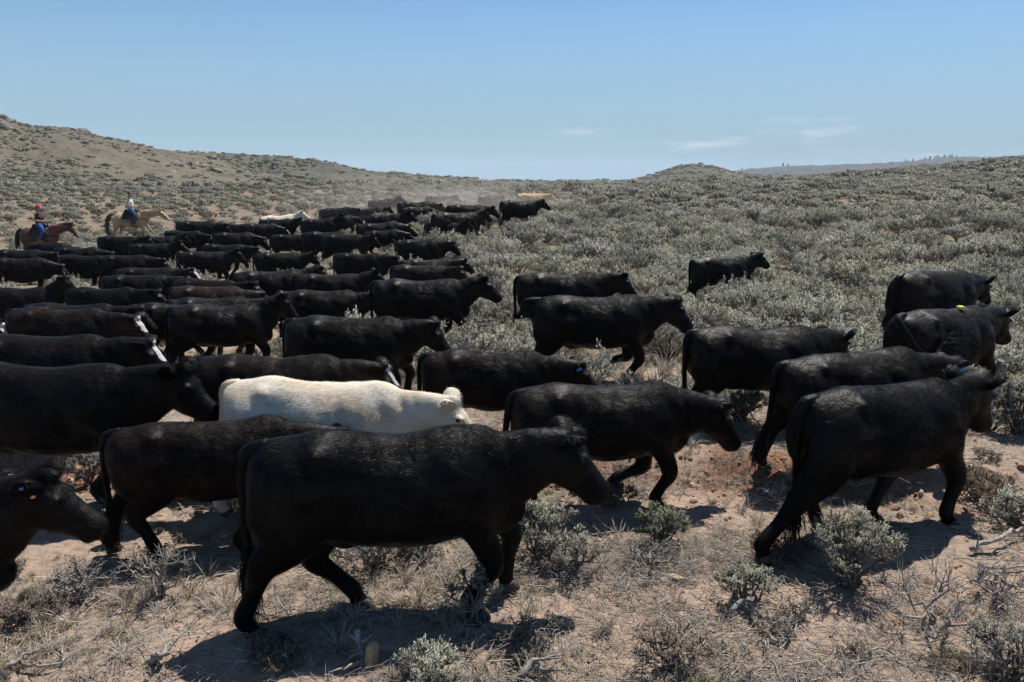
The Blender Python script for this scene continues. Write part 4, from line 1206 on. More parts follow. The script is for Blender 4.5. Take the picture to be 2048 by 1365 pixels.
# ---- prototypes
SAGE_NEAR = [bush_meshes("sagebrush", 100 + k, h=.60, w=.46, clumps=15, twigs=13, n_leaf=6, leaf=(.026, .0055), trunk_r=.020) for k in range(4)]
SAGE_MID = [bush_meshes("sagebrush", 200 + k, h=.58 + .05 * (k % 3), w=.50 + .06 * (k % 2), clumps=17, twigs=10, n_leaf=5, leaf=(.040, .0095), trunk_r=.018, stalks=(16 if k in (1, 4) else 0), seg=3, bare=(.35 if k == 2 else .08)) for k in range(6)]
FAR = [proto("far_sage", joined_bush("far_sage", 300 + k, 'sage_far', h=.56, w=.52, clumps=12, twigs=6, n_leaf=4, leaf=(.075, .024), trunk_r=.02, seg=3, bare=(.25 if k == 3 else 0))) for k in range(5)]
VFAR = [proto("scrub", joined_bush("scrub", 330 + k, 'sage_far', h=.55, w=.55, clumps=7, twigs=4, n_leaf=3, leaf=(.16, .06), trunk_r=.02, seg=3)) for k in range(4)]
MIDJ = [proto("mid_sage", joined_bush("mid_sage", 360 + k, 'sage', h=.58, w=.50, clumps=15, twigs=9, n_leaf=4, leaf=(.046, .012), trunk_r=.018, seg=3, stalks=(14 if k == 1 else 0), bare=(.3 if k == 2 else .05))) for k in range(4)]

# ---- where brush grows
def brush_density(x, y):
    d = np.hypot(x, y)
    b = sstep(8.2, 12.5, y + .9 * fbm(x * .35, y * .35, 91, 3) * 3)
    right = sstep(.02, .10, x / np.maximum(y, 1) - .02 + .08 * vnoise(y * .2, x * .2, 77))
    patch = sstep(-.42, .12, fbm(x * .16, y * .16, 95, 3) + .25 * right + .28 * sstep(36, 50, y) * (1 - right))
    patch = np.maximum(patch, .85 * sstep(28, 38, y) * (1 - .6 * right))
    far = sstep(200, 20, d)
    herd = 1 - .40 * (1 - right) * sstep(32, 26, y) * sstep(10, 13, y)
    dens = b * patch * herd * (.78 + .22 * right)
    open_far = 1 - (.72 - .45 * (1 - right)) * sstep(55, 120, d) * (1 - sstep(.1, .5, fbm(x * .03, y * .03, 97, 3) + .35))
    return np.clip(dens * open_far, 0, 1) * (.35 + .65 * sstep(-.3, .1, fbm(x * .45, y * .45, 93, 2)))
def candidates(d0, d1, spacing, amax=48):
    a = R(amax)
    area = a * (d1 * d1 - d0 * d0)
    n = int(area / spacing ** 2)
    dd = np.sqrt(GR.uniform(d0 * d0, d1 * d1, n)); th = GR.uniform(-a, a, n)
    return dd * np.sin(th), dd * np.cos(th)
def thin(x, y, rad):
    """drop points closer than rad to an earlier one (grid test)"""
    cell = {}; keep = []
    for i in range(len(x)):
        k = (int(x[i] // rad), int(y[i] // rad))
        ok = True
        for a in (-1, 0, 1):
            for b in (-1, 0, 1):
                for j in cell.get((k[0] + a, k[1] + b), ()):
                    if (x[i] - x[j]) ** 2 + (y[i] - y[j]) ** 2 < rad * rad: ok = False; break
                if not ok: break
            if not ok: break
        if ok:
            cell.setdefault(k, []).append(i); keep.append(i)
    return np.array(keep, int)
bx, by = candidates(8.5, 46, .36)
ok = (GR.random(len(bx)) < brush_density(bx, by)) & ~near_cow(bx, by, .12)
bx, by = bx[ok], by[ok]
for qx, qy, qr in ((1190, 740, .9), (1260, 755, .9), (1330, 765, .8)):      # trodden opening before the curled-tail cow
    hx, hy, hz = ground_hit(qx, qy)
    ok = np.hypot(bx - hx, by - hy) > qr; bx, by = bx[ok], by[ok]
k = thin(bx, by, .76); bx, by = bx[k], by[k]
bs = np.clip(GR.normal(1.04, .24, len(bx)), .5, 1.5) * (1 - .28 * sstep(-.05, -.3, bx / by) * sstep(50, 40, by)) * np.clip(.55 + .45 * sstep(9, 13, by), 0, 1)
# bare slivers right round the cattle keep the legs readable
small = near_cow(bx, by, .45); bs = np.where(small, bs * .72, bs)
px_, py_, dep_ = project(bx, by, zt(bx, by, False))
size_px = bs * .6 * FPX / dep_
inview = (px_ > -40) & (px_ < 2090)
order = np.argsort(-size_px * inview)
# ---- which brush plants are things of their own: the ones that show largest and are not hidden behind a cow
FEET = [project(c[0], c[1], float(zt(c[0], c[1], False)))[1] for c in COWS]
DEPC = [project(c[0], c[1], 1.0)[2] for c in COWS]
def hidden(px, py, dep):
    for c, fy, dc in zip(COWS, FEET, DEPC):
        if dc < dep and c[6] + 12 < px < c[7] - 25 and c[8] + 4 < py < fy - 30: return True
    return False
LAND = {11: "the curled-tail cow", 13: "the lone heifer", 14: "the cow with one ear out", 15: "the yellow-tagged cow",
        10: "the head-turned cow", 12: "the long cow above the curled-tail cow", 17: "the level-headed cow", 16: "the cow above the near white-blazed one", 6: "the blue-tagged brown-black cow",
        36: "the tan cow", 21: "the reddish-brown backed cow", 24: "the cow above the reddish-backed pair", 23: "the tail-down cow", 8: "the stout cow", 5: "the near cream-white cow",
        71: "the heavy black cow", 43: "the far cream-white cow", 28: "the grazing cow in mid herd", 57: "the cow with a gap beneath its belly", 63: "the brown-tinged cow at the edge", 34: "the leading black cow", 67: "the cow low in pale brush"}
LP_ = {k: ((COWS[k][6] + COWS[k][7]) / 2, COWS[k][8] + 25, COWS[k][7] - COWS[k][6], DEPC[k]) for k in LAND}
LAND_PTS = {"the pale horse": (280, 445, 110, 36), "the red horse": (98, 480, 110, 34)}
LOOK = ["rounded grey", "stalk-topped", "half-bare", "compact", "flower-stalked", "dense"]
BUSH_COUNT = 0
used_labels = {}
def add_bush(x, y, s, rz, meshes, label, group, zs=1.0, name="sagebrush", cat="shrub", z=None):
    global BUSH_COUNT
    r = empty(name, (x, y, (float(zt(x, y)) if z is None else z) - .01), rz)
    r.scale = (s, s, s * zs)
    tag(r, label, cat, group)
    obj("branches", meshes[0], r)
    if meshes[1] is not None: obj("foliage", meshes[1], r)
    BUSH_COUNT += 1
    return r
chosen = []
for i in order:
    if len(chosen) >= 262: break
    if not inview[i] or py_[i] > 900: continue
    top = project(bx[i], by[i], float(zt(bx[i], by[i], False)) + .5 * bs[i])
    if hidden(top[0], top[1], dep_[i]): continue
    chosen.append(i)
cset = set(int(i) for i in chosen)
plan = []
for i in chosen:
    v = int(GR.integers(0, 6)) if dep_[i] > 9.5 else int(GR.integers(0, 6))
    best, bd = None, 1e9
    for k, (lx, ly, wd, dc) in list(LP_.items()) + list(LAND_PTS.items()):
        d = math.hypot((px_[i] - lx), (py_[i] - ly) * 2.2)
        if d < bd: bd, best = d, k
    lx, ly, wd, dc = LP_[best] if best in LP_ else LAND_PTS[best]
    who = LAND.get(best, best)
    dx, ddep = (px_[i] - lx), dep_[i] - dc
    if dx < -wd * .35: rel = "left of"
    elif dx > wd * .35: rel = "right of"
    else: rel = "behind" if ddep > 0 else "in front of"
    if abs(dx) >= wd * .35 and abs(ddep) > 1.5: rel = rel.replace(" of", " and beyond" if ddep > 0 else " and nearer than")
    szw = "small" if bs[i] < .75 else "large" if bs[i] > 1.1 else "medium"
    plan.append((f"{szw} {LOOK[v]} sagebrush {rel} {who}", bd, i, v, who))
ORD = ["nearest", "second nearest", "third nearest", "fourth nearest", "fifth nearest", "sixth nearest", "seventh nearest", "eighth nearest", "ninth nearest", "tenth nearest"]
plan.sort(key=lambda p: (p[0], p[1]))
tot = {}
for p in plan: tot[p[0]] = tot.get(p[0], 0) + 1
for lab, bd, i, v, who in plan:
    k = used_labels.get(lab, 0); used_labels[lab] = k + 1
    full = lab if tot[lab] == 1 else ORD[min(k, 9)] + " " + lab
    add_bush(float(bx[i]), float(by[i]), float(bs[i]), float(GR.uniform(0, 6.28)), SAGE_MID[v], full, "sagebrush around " + who, float(GR.uniform(.85, 1.2)))
rest = np.array([i for i in range(len(bx)) if i not in cset], int)
def sc3(s, jit=.2):
    return np.stack([s * GR.uniform(1 - jit, 1 + jit, len(s)), s * GR.uniform(1 - jit, 1 + jit, len(s)), s * GR.uniform(.8, 1.15, len(s))], 1)
def rotz(n, tilt=.0):
    return np.stack([GR.normal(0, tilt + 1e-6, n), GR.normal(0, tilt + 1e-6, n), GR.uniform(0, 6.28, n)], 1)
n = len(rest)
scatter("sagebrush_field", np.stack([bx[rest], by[rest], zt(bx[rest], by[rest]) - .02], 1), rotz(n, .06), sc3(bs[rest]), GR.integers(0, len(MIDJ), n), MIDJ)
print("BRUSH near", len(bx), "things", len(chosen), "repeats", sorted(used_labels.values())[-8:])
# plain beyond
fx, fy = candidates(46, 120, .62)
ok = (GR.random(len(fx)) < brush_density(fx, fy) * (.72 + .5 * sstep(.0, -.15, fx / fy))) & ~near_cow(fx, fy, .1)
fx, fy = fx[ok], fy[ok]; kk = thin(fx, fy, 1.12); fx, fy = fx[kk], fy[kk]
fs = np.clip(GR.normal(1.0, .25, len(fx)), .45, 1.7) * (1 - .3 * sstep(-.0, -.25, fx / fy))
scatter("far_sagebrush", np.stack([fx, fy, zt(fx, fy, False) - .03], 1), rotz(len(fx), .08), sc3(fs), GR.integers(0, len(FAR), len(fx)), FAR)
gx, gy = candidates(120, 330, 2.3)
ok = (GR.random(len(gx)) < np.clip(brush_density(gx, gy) * 1.5, 0, .85))
gx, gy = gx[ok], gy[ok]
gs = np.clip(GR.normal(1.25, .35, len(gx)), .6, 2.4)
scatter("distant_sagebrush", np.stack([gx, gy, zt(gx, gy, False) - .05], 1), rotz(len(gx)), sc3(gs), GR.integers(0, len(VFAR), len(gx)), VFAR)
# scrub and junipers on the hill faces
def on_hill(grid, nrand, smin, smax, power=1.0, seed=1, front=.62):
    X, Y, Z = grid
    rg = np.random.default_rng(seed)
    i = rg.random(nrand) * (X.shape[0] - 2); j = rg.random(nrand) ** power * (X.shape[1] * front)
    a, b = i.astype(int), j.astype(int); u, v = i - a, j - b
    def bil(G): return (G[a, b] * (1 - u) * (1 - v) + G[a + 1, b] * u * (1 - v) + G[a, b + 1] * (1 - u) * v + G[a + 1, b + 1] * u * v)
    P = np.stack([bil(X), bil(Y), bil(Z) - .08], 1)
    d = fbm(P[:, 0] * .035, P[:, 1] * .05, seed + 50, 4)
    keep = rg.random(nrand) < np.clip(.5 + 1.6 * d, .06, 1)
    P = P[keep]
    return P, np.clip(rg.lognormal(math.log(smin), .38, len(P)), smin * .5, smax)
allP, allS = [], []
for grid, nn, a, b, sd in ((H1, 15000, .55, 1.6, 61), (H2, 8000, .9, 2.6, 62), (H3, 3000, 1.8, 5, 63), (H4, 2500, 1.2, 3.5, 64), (H5, 2000, 4, 11, 65)):
    P, S = on_hill(grid, nn, a, b, 1.0, sd); allP.append(P); allS.append(S)
P = np.concatenate(allP); S = np.concatenate(allS)
scatter("hill_scrub", P, rotz(len(P)), sc3(S) * [1, 1, .75], GR.integers(0, len(VFAR), len(P)), VFAR)

# ---- rocks on the near hill
def rock_mesh(name, seed, mat, sx=1, sy=.8, sz=.6, n=14, k=10, jag=.35):
    V, F = ellipsoid((0, 0, 0), (1, 1, 1), None, n, k)
    d = V / (np.linalg.norm(V, axis=1)[:, None] + 1e-9)
    r = 1 + jag * fbm(d[:, 0] * 1.7 + seed, d[:, 1] * 1.7 + d[:, 2] * 1.3, seed, 4, .6)
    # broken planes
    rg = np.random.default_rng(seed)
    for _ in range(9):
        nrm = rg.normal(0, 1, 3); nrm /= np.linalg.norm(nrm); c = rg.uniform(.62, .95)
        t = (d * r[:, None]) @ nrm
        r = np.where(t > c, r * c / np.maximum(t, 1e-6), r)
    return np_mesh(name, d * r[:, None] * [sx, sy, sz], F, [mat], False)
ROCKS = [rock_mesh("outcrop_rock", 500 + k, M['rock'], 1, .8, .55 + .1 * (k % 3)) for k in range(5)]
RX, RY, RZ = H1
def rock_at(px, frac, s, label, k, rz):
    col = np.argmin(np.abs(np.array([project(RX[i, 40], RY[i, 40], RZ[i, 40])[0] for i in range(0, RX.shape[0], 2)]) - px)) * 2
    m = int(frac * (RX.shape[1] / 1.6))
    p = (float(RX[col, m]), float(RY[col, m]), float(RZ[col, m]) - .15 * s)
    o = obj("outcrop_rock", ROCKS[k % 5]); o.location = p; o.rotation_euler = (GR.normal(0, .25), GR.normal(0, .25), rz); o.scale = (s, s, s)
    tag(o, label, "rock", "rock outcrops on the near hill")
spots = [(5, .99, 2.3, "largest grey rock on the peak at the left edge of the ridge"), (16, .99, 2.0, "grey rock second along the ridge peak"), (28, .97, 1.7, "grey rock where the ridge peak starts to drop"), (40, .96, 1.2, "small grey rock below the ridge peak's shoulder"),
         (8, .75, 1.9, "dark rock on the cliffy face at the left edge"), (20, .68, 1.6, "rock below the cliffy face at the left edge"), (6, .60, 2.1, "broad rock low on the left cliff face"), (30, .60, 1.2, "small rock right of the left cliff face"),
         (158, .97, 1.7, "dark ledge rock just under the long crest"), (172, .965, 2.0, "biggest ledge rock just under the long crest"), (150, .92, 1.3, "lower ledge rock beneath the long crest"), (166, .90, 1.2, "second lower ledge rock beneath the long crest"),
         (350, .55, 1.4, "broken rock on the low spur above the pale horse"), (362, .50, 1.7, "bulky rock on the low spur above the pale horse"), (390, .62, 1.8, "upright rock where the spur meets the second ridge"), (405, .56, 1.3, "smaller rock beside the upright spur rock"),
         (345, .36, 1.3, "rock at the toe of the spur"), (380, .40, 1.4, "rock in the gully below the upright spur rock"), (430, .50, 1.5, "rock farthest along the spur"), (535, .42, 1.5, "low rock at the end of the near hill")]
for i, (px, fr, s, lab) in enumerate(spots): rock_at(px, fr, s, lab, i, GR.uniform(0, 6))
# junipers on the far mesa
def conifer(seed, h):
    rg = np.random.default_rng(seed)
    n = 150
    t = rg.uniform(.08, 1, n); r = (1 - t) * h * .26 + h * .02
    th = rg.uniform(0, 6.28, n); q = np.sqrt(rg.random(n))
    P = np.stack([r * q * np.cos(th), r * q * np.sin(th), t * h], 1); D = np.stack([np.cos(th), np.sin(th), 0 * th - .2], 1)
    V, F = leaves(rg, P, D, 3, h * .14, h * .05, h * .03, .1)
    return np_mesh("crown", V, F, [M['pine']], False, {"leaf": rg.random(len(V))}), np_mesh("trunk", *tube([(0, 0, -.5), (0, 0, h * .5), (0, 0, h * .9)], [h * .03, h * .02, h * .005], 6, (0, 1, 0), 1), [M['bark']])
CON = [conifer(600 + k, 10 + 2 * k) for k in range(3)]
MX, MY, MZ = H5
ci = {}
for q in range(MX.shape[0]): ci[q] = project(MX[q, 33], MY[q, 33], MZ[q, 33])[0]
tl = []
for k, px in enumerate([1478, 1484, 1566, 1573, 1581, 1809, 1818, 1826, 1835, 1843, 1850, 1858, 1864, 1870, 1876, 1881, 1886, 1891, 1896, 1901, 1906, 1912]):
    q = min(ci, key=lambda a: abs(ci[a] - px)); m = 33 - (k * 7 % 4)
    r = empty("conifer_tree", (float(MX[q, m]), float(MY[q, m]), float(MZ[q, m]) - 1), k * 1.7, .55 + .16 * (k * 5 % 4))
    lab = ("dark conifer, %s of the pair at the near end of the far mesa" % ("first", "second")[k] if k < 2 else "dark conifer, %s of three in the clump on the far mesa" % ("first", "second", "third")[k - 2] if k < 5
           else "dark conifer, %s along the long stand on the far mesa top" % ["first", "second", "third", "fourth", "fifth", "sixth", "seventh", "eighth", "ninth", "tenth", "eleventh", "twelfth", "thirteenth", "fourteenth", "fifteenth", "sixteenth", "last"][k - 5])
    where = "small pair at the near end of the far mesa" if px < 1500 else "clump in the middle of the far mesa" if px < 1600 else "long stand on top of the far mesa"
    tag(r, lab, "tree", "conifers, " + where)
    obj("crown", CON[k % 3][0], r); obj("trunk", CON[k % 3][1], r)
# ------------------------------------------------------------------ foreground: shrubs, dead wood, stones, grass
def px_size(px, py):
    x, y, z = ground_hit(px, py)
    return x, y, z, project(x, y, z)[2] / FPX      # metres per photo pixel there
FORE = [  # base px, base py, width px, height px, type, seed, label
 (1697, 1175, 165, 178, 'bigsage', 1, "big rounded grey sagebrush under the stout cow's belly, on the bare dirt"),
 (1488, 1208, 105, 92, 'leafyS', 2, "small silver sagebrush with a curled dead stem, by the stout cow's hind hoof"),
 (2015, 1368, 165, 125, 'twiggy', 3, "grey sagebrush cut by the bottom right corner"),
 (1858, 1252, 260, 110, 'dead', 4, "wide grey dead-looking bush right of the big rounded sagebrush"),
 (318, 1192, 130, 105, 'dead', 5, "bare white-grey dead bush with branching stem before the brown-black cow's hooves"),
 (165, 1200, 120, 75, 'dead', 6, "low bare dead bush under the muzzle of the left edge cow"),
 (950, 1252, 110, 145, 'sparse', 7, "thin sagebrush before the front hoof of the largest cow"),
 (1085, 1112, 150, 120, 'twiggy', 8, "grey twiggy sagebrush below the largest cow's chin"),
 (1135, 1150, 110, 100, 'leafyS', 9, "sagebrush with a leaning bare trunk below the largest cow's muzzle"),
 (1322, 1085, 95, 80, 'green', 10, "small greenish sagebrush on the bare dirt ahead of the largest cow's muzzle"),
 (1300, 1130, 110, 60, 'dead', 11, "dark brittle bush beneath the small greenish sagebrush"),
 (750, 1140, 150, 105, 'twiggy', 12, "dark twiggy sagebrush under the largest cow's belly"),
 (845, 1110, 110, 90, 'twiggy', 13, "second twiggy sagebrush under the largest cow's belly, by its front leg"),
 (1000, 1110, 110, 80, 'leafyS', 14, "sagebrush seen between the largest cow's front legs"),
 (1478, 845, 100, 85, 'leafy', 15, "grey sagebrush with dead stems on top of the red dirt bank"),
 (1935, 768, 90, 85, 'leafy', 16, "pale sagebrush in front of the cow with the yellow back tag"),
 (2035, 868, 120, 130, 'dark', 17, "dense dark sagebrush at the right edge beside the trail"),
 (2040, 745, 110, 80, 'leafy', 18, "grey sagebrush at the right edge above the dark one"),
 (2030, 1055, 110, 75, 'twiggy', 19, "half-bare sagebrush at the right edge level with the stout cow's front hoof"),
 (1345, 1335, 150, 85, 'brown', 20, "low brown shrublet at the bottom, right of centre"),
 (855, 1372, 130, 75, 'twiggy', 21, "silver sagebrush tip at the bottom edge beside the ochre stone"),
 (480, 1005, 90, 70, 'leafyS', 22, "small sagebrush behind the legs of the brown-black cow"),
 (180, 965, 90, 70, 'leafyS', 23, "sagebrush behind the muzzle of the left edge cow"),
 (880, 1050, 100, 75, 'leafyS', 24, "sagebrush in the gap above the largest cow's front knee"),
 (1580, 1020, 110, 65, 'dead', 25, "flattened grey dead bush at the stout cow's hind leg"),
 (1230, 1010, 80, 45, 'brown', 26, "brown shrublet at the foot of the red dirt bank"),
 (1960, 1000, 120, 55, 'brown', 27, "brown shrublet right of the stout cow's front hoof"),
 (1655, 740, 90, 60, 'leafyS', 28, "sagebrush between the head-turned cow and the two-tagged cow"),
 (1335, 722, 130, 70, 'leafy', 29, "broad sagebrush under the muzzle of the curled-tail cow"),
 (1290, 640, 100, 50, 'leafy', 30, "sagebrush behind the ears of the curled-tail cow"),
 (60, 1240, 120, 40, 'brown', 31, "brown shrublet at the left edge below the dead bush"),
 (560, 1325, 110, 50, 'brown', 32, "olive-brown shrublet under the largest cow's hind hoof shadow"),
 (1560, 1120, 120, 45, 'brown', 33, "olive-brown shrublet beside the small silver sagebrush"),
 (1990, 1190, 130, 60, 'dead', 34, "tangle of grey dead stems at the right edge"),
]
for bpx, bpy_, wpx, hpx, ty, sd, lab in FORE:
    x, y, z, mp = px_size(bpx, bpy_)
    w, h = wpx * mp / 2, hpx * mp * .98
    lean = (0, 0)
    kw = dict(h=h, w=w, clumps=14, twigs=12, n_leaf=6, leaf=(.022, .0050), trunk_r=.018)
    lm, bk, name, cat = 'sage', 'bark', "sagebrush", "shrub"
    if ty == 'leafy': kw.update(clumps=26, twigs=16, n_leaf=7, h=h * 1.08)
    elif ty == 'bigsage': kw.update(clumps=30, twigs=14, n_leaf=5, leaf=(.016, .0042), bare=.28, trunk_r=.014)
    elif ty == 'leafyS': kw.update(clumps=10, twigs=11, n_leaf=6, leaf=(.018, .0048), trunk_r=.014, lean=(.15, 0))
    elif ty == 'sparse': kw.update(clumps=8, twigs=8, n_leaf=5, trunk_r=.010)
    elif ty == 'green': kw.update(clumps=13, twigs=14, n_leaf=8, leaf=(.016, .0046), trunk_r=.012); lm = 'green'
    elif ty == 'twiggy': kw.update(clumps=15, twigs=12, n_leaf=4, bare=.35)
    elif ty == 'dark': kw.update(clumps=22, twigs=16, n_leaf=6, leaf=(.030, .008)); lm = 'sage_far'
    elif ty == 'dead': kw.update(clumps=9, twigs=9, bare=1.0, trunk_r=.014, sprawl=.3); bk, name, cat = 'deadwood', "dead_bush", "dead shrub"
    elif ty == 'none': pass
    elif ty == 'brown': kw.update(clumps=16, twigs=14, n_leaf=4, leaf=(.016, .0035), trunk_r=.006, twig_len=.9); lm, name = 'brownleaf', "shrublet"
    if sd in (5, 6): kw.update(sprawl=0.0, h=h * 1.25, clumps=11, trunk_r=.011)
    b, l = bush_meshes(name, 700 + sd, lm, bk, **kw)
    add_bush(x, y, 1.0, 0, (b, l), lab, {"sagebrush": "sagebrush on the trodden ground", "dead_bush": "dead bushes on the trodden ground", "shrublet": "low shrublets on the trodden ground"}[name], 1.0, name, cat)

# dead wood lying about: polylines in photo pixels, raised a little off the soil
def dead_branch(pts, r0, r1, label, seed, lift=.03, forks=3):
    rg = np.random.default_rng(seed)
    P = []
    for q in pts:
        x, y, z = ground_hit(q[0], q[1])
        P.append((x, y, z + (q[2] if len(q) > 2 else lift)))
    P = crom(np.array(P), 5); P[1:-1] += rg.normal(0, .008, (len(P) - 2, 3))
    parts = [tube(P, np.linspace(r0, r1, len(P)), 8, (.3, .2, 1), 1)]
    for k in range(forks):
        i = rg.integers(1, len(P) - 2); d = P[i + 1] - P[i]; d /= np.linalg.norm(d) + 1e-9
        o = d + rg.normal(0, .6, 3); o[2] = abs(o[2]) * .6; o /= np.linalg.norm(o)
        L = rg.uniform(.10, .26)
        parts.append(tube([P[i], P[i] + o * L * .5 + rg.normal(0, .015, 3), P[i] + o * L], [r1 * .8, r1 * .6, .002], 6, (.3, .2, 1), 3))
    c = P.mean(0)
    V, F = merge(parts)
    o = obj("dead_branch", np_mesh("dead_branch", V - c, F, [M['deadwood']])); o.location = c
    tag(o, label, "dead branch", "dead sagebrush wood on the ground")
dead_branch([(1462, 1238, .06), (1495, 1225, .09), (1520, 1262, .03), (1560, 1288, .02), (1595, 1270, .05)], .020, .007, "curled grey dead branch at the foot of the small silver sagebrush", 1)
dead_branch([(1940, 1110, .05), (1990, 1100, .09), (2030, 1082, .10), (2075, 1070, .06)], .022, .010, "thick silver dead branch at the right edge", 2)
dead_branch([(1960, 1140, .03), (2010, 1145, .04), (2070, 1135, .03)], .016, .007, "thin grey dead branch below the thick silver one", 3)
dead_branch([(10, 1352, .04), (60, 1325, .07), (100, 1300, .03)], .014, .006, "white-grey dead branch at the bottom left corner", 4)
dead_branch([(20, 1330, .03), (70, 1345, .05), (130, 1338, .06), (125, 1300, .02)], .012, .005, "hooked dead branch crossing the corner one", 5)
dead_branch([(300, 1330, .03), (325, 1340, .10), (340, 1318, .04)], .030, .010, "stubby dead stump piece at the end of the largest cow's shadow", 6, forks=5)
dead_branch([(1040, 1362, .03), (1075, 1350, .10), (1095, 1366, .02)], .028, .012, "splintered grey stump at the bottom edge centre", 7, forks=6)
dead_branch([(655, 1105, .05), (690, 1125, .08), (720, 1118, .03)], .020, .007, "pale dead branch under the largest cow's belly", 8, forks=5)
dead_branch([(1450, 820, .25), (1475, 850, .12), (1505, 880, .04)], .020, .008, "grey dead stem slanting down from the bush on the dirt bank", 9)
dead_branch([(1480, 800, .2), (1500, 842, .12), (1530, 868, .03)], .014, .006, "thinner dead stem beside the slanting one on the dirt bank", 10)
dead_branch([(715, 1300, .14), (722, 1322, .06), (730, 1345, .01)], .022, .014, "splintered pale wood leaning on the ochre stone", 11, forks=6)
dead_branch([(935, 1318, .02), (955, 1290, .06), (990, 1275, .02)], .008, .003, "thin white stick lying in the largest cow's shadow edge", 12, forks=1)
dead_branch([(1240, 1180, .02), (1290, 1172, .03), (1330, 1150, .02)], .008, .003, "thin grey stick on the dirt ahead of the largest cow", 13, forks=2)
dead_branch([(1700, 1330, .02), (1760, 1310, .04), (1800, 1325, .02)], .010, .004, "grey stick lying at the bottom below the wide dead bush", 14, forks=3)
# stones
for px, py, s, mat, lab, sd, sc in ((745, 1330, .085, 'rock_ochre', "ochre slab of stone standing on edge at the bottom", 1, (.62, .35, 1.35)), (1352, 1158, .06, 'rock_ochre', "flat yellowish stone among the dry grass", 2, (1.2, .7, .35)),
                                (1128, 1250, .065, 'rock_ochre', "flat ochre stone at the tip of the largest cow's shadow", 3, (1.3, .7, .3)), (1190, 1293, .02, 'pebble', "small pale pebble on the sand at the bottom", 4, (1, .8, .7))):
    x, y, z = ground_hit(px, py)
    me = rock_mesh("stone", 800 + sd, M[mat], 1, 1, 1, 18, 13, .45)
    cv = np.empty(len(me.vertices) * 3, np.float32); me.vertices.foreach_get("co", cv); cv = cv.reshape(-1, 3)
    cv = np.sign(cv) * np.abs(cv) ** .62 * np.array(sc); me.vertices.foreach_set("co", cv.ravel().astype(np.float32))
    o = obj("stone", me); o.location = (x, y, z + s * sc[2] * .5); o.scale = (s, s, s); o.rotation_euler = (0, .15, sd)
    tag(o, lab, "stone")

# ---- dry grass, shrublets and litter: nobody could count them
def tuft(seed, n, h, w, mat, curve=.5, width=.0032, seedhead=0):
    rg = np.random.default_rng(seed)
    th = rg.uniform(0, 6.28, n); r = w * np.sqrt(rg.random(n)) * .45
    b = np.stack([r * np.cos(th), r * np.sin(th), np.zeros(n) - .01], 1)
    o = np.stack([np.cos(th + rg.normal(0, .5, n)), np.sin(th + rg.normal(0, .5, n)), np.zeros(n)], 1)
    H = h * rg.uniform(.35, 1.1, n); C = curve * rg.uniform(.2, 1.5, n)
    pts = []
    for t in (0, .4, .75, 1.0):
        pts.append(b + o * (H * C * t ** 1.8)[:, None] + np.array([0, 0, 1.0]) * (H * (t - .38 * C * t * t))[:, None])
    sd = np.stack([-np.sin(th), np.cos(th), np.zeros(n)], 1)
    W = width * rg.uniform(.6, 1.3, n)
    V = np.stack([pts[0] - sd * W[:, None], pts[0] + sd * W[:, None], pts[1] - sd * W[:, None] * .9, pts[1] + sd * W[:, None] * .9, pts[2] - sd * W[:, None] * .6, pts[2] + sd * W[:, None] * .6, pts[3]], 1)
    q = np.arange(n)[:, None] * 7
    F = [np.concatenate([q + [4, 5, 6]]), np.concatenate([q + [0, 1, 3, 2], q + [2, 3, 5, 4]])]
    a = np.repeat(np.clip(rg.normal(.5, .25, n), 0, 1), 7)
    return np_mesh("grass_tuft", V.reshape(-1, 3), F, [M[mat]], False, {"leaf": a})
TUFTS = [proto("tuft", tuft(900 + k, 34 + 8 * k, .13 + .025 * (k % 3), .10, 'straw', .8)) for k in range(4)] + [proto("tuft", tuft(910 + k, 60, .08, .11, 'olive', .6, .0026)) for k in range(2)] + \
        [proto("tuft", tuft(920 + k, 16, .24, .08, 'straw', .9, .0026)) for k in range(2)]
SHR = []
for k in range(4):
    (BV, BF), (LV, LF, la) = make_bush(930 + k, h=.13, w=.14, clumps=9, twigs=8, n_leaf=3, leaf=(.015, .0036), trunk_r=.004, bare=.25, seg=3)
    V, F = merge([(BV, BF), (LV, LF)]); nb = sum(len(f) for f in BF)
    SHR.append(proto("shrublet", np_mesh("low_shrub", V, F, [M['bark'] if k % 2 else M['deadwood'], M['brownleaf'] if k < 3 else M['olive']], False, {"leaf": np.concatenate([np.zeros(len(BV)), la])}, np.concatenate([np.zeros(nb), np.ones(sum(len(f) for f in LF))]))))
def litter(seed, n, r, L):
    rg = np.random.default_rng(seed); segs = []
    for _ in range(n):
        c = np.array([rg.normal(0, r), rg.normal(0, r), rg.uniform(.002, .02)]); a = rg.uniform(0, 6.28); l = L * rg.uniform(.3, 1.2)
        d = np.array([math.cos(a), math.sin(a), rg.normal(0, .18)]) * l
        m = c + d * .5 + rg.normal(0, l * .1, 3)
        segs.append(path_segs(np.array([c, m, c + d]), rg.uniform(.0012, .0034), .001))
    V, F = seg_tubes(cat_segs(segs), 3)
    return np_mesh("litter", V, F, [M['stalk'] if seed % 2 else M['deadwood']], False)
LIT = [proto("litter", litter(950 + k, 16, .10, .14)) for k in range(5)]
PEB = [proto("pebble", rock_mesh("pebble", 970 + k, M['pebble' if k % 2 else 'clod'], 1, .8, .6, 8, 6, .5)) for k in range(5)]
def fore_pts(n, d0, d1, amax=40, power=1.0):
    a = R(amax); dd = d0 + (d1 - d0) * GR.random(n) ** power; th = GR.uniform(-a, a, n)
    return dd * np.sin(th), dd * np.cos(th)
def put(name, x, y, s, idx, protos, tilt=.1, dz=0.0, flat=1.0):
    n = len(x)
    sc = sc3(s); sc[:, 2] *= flat
    return scatter(name, np.stack([x, y, zt(x, y) + dz], 1), rotz(n, tilt), sc, idx, protos)
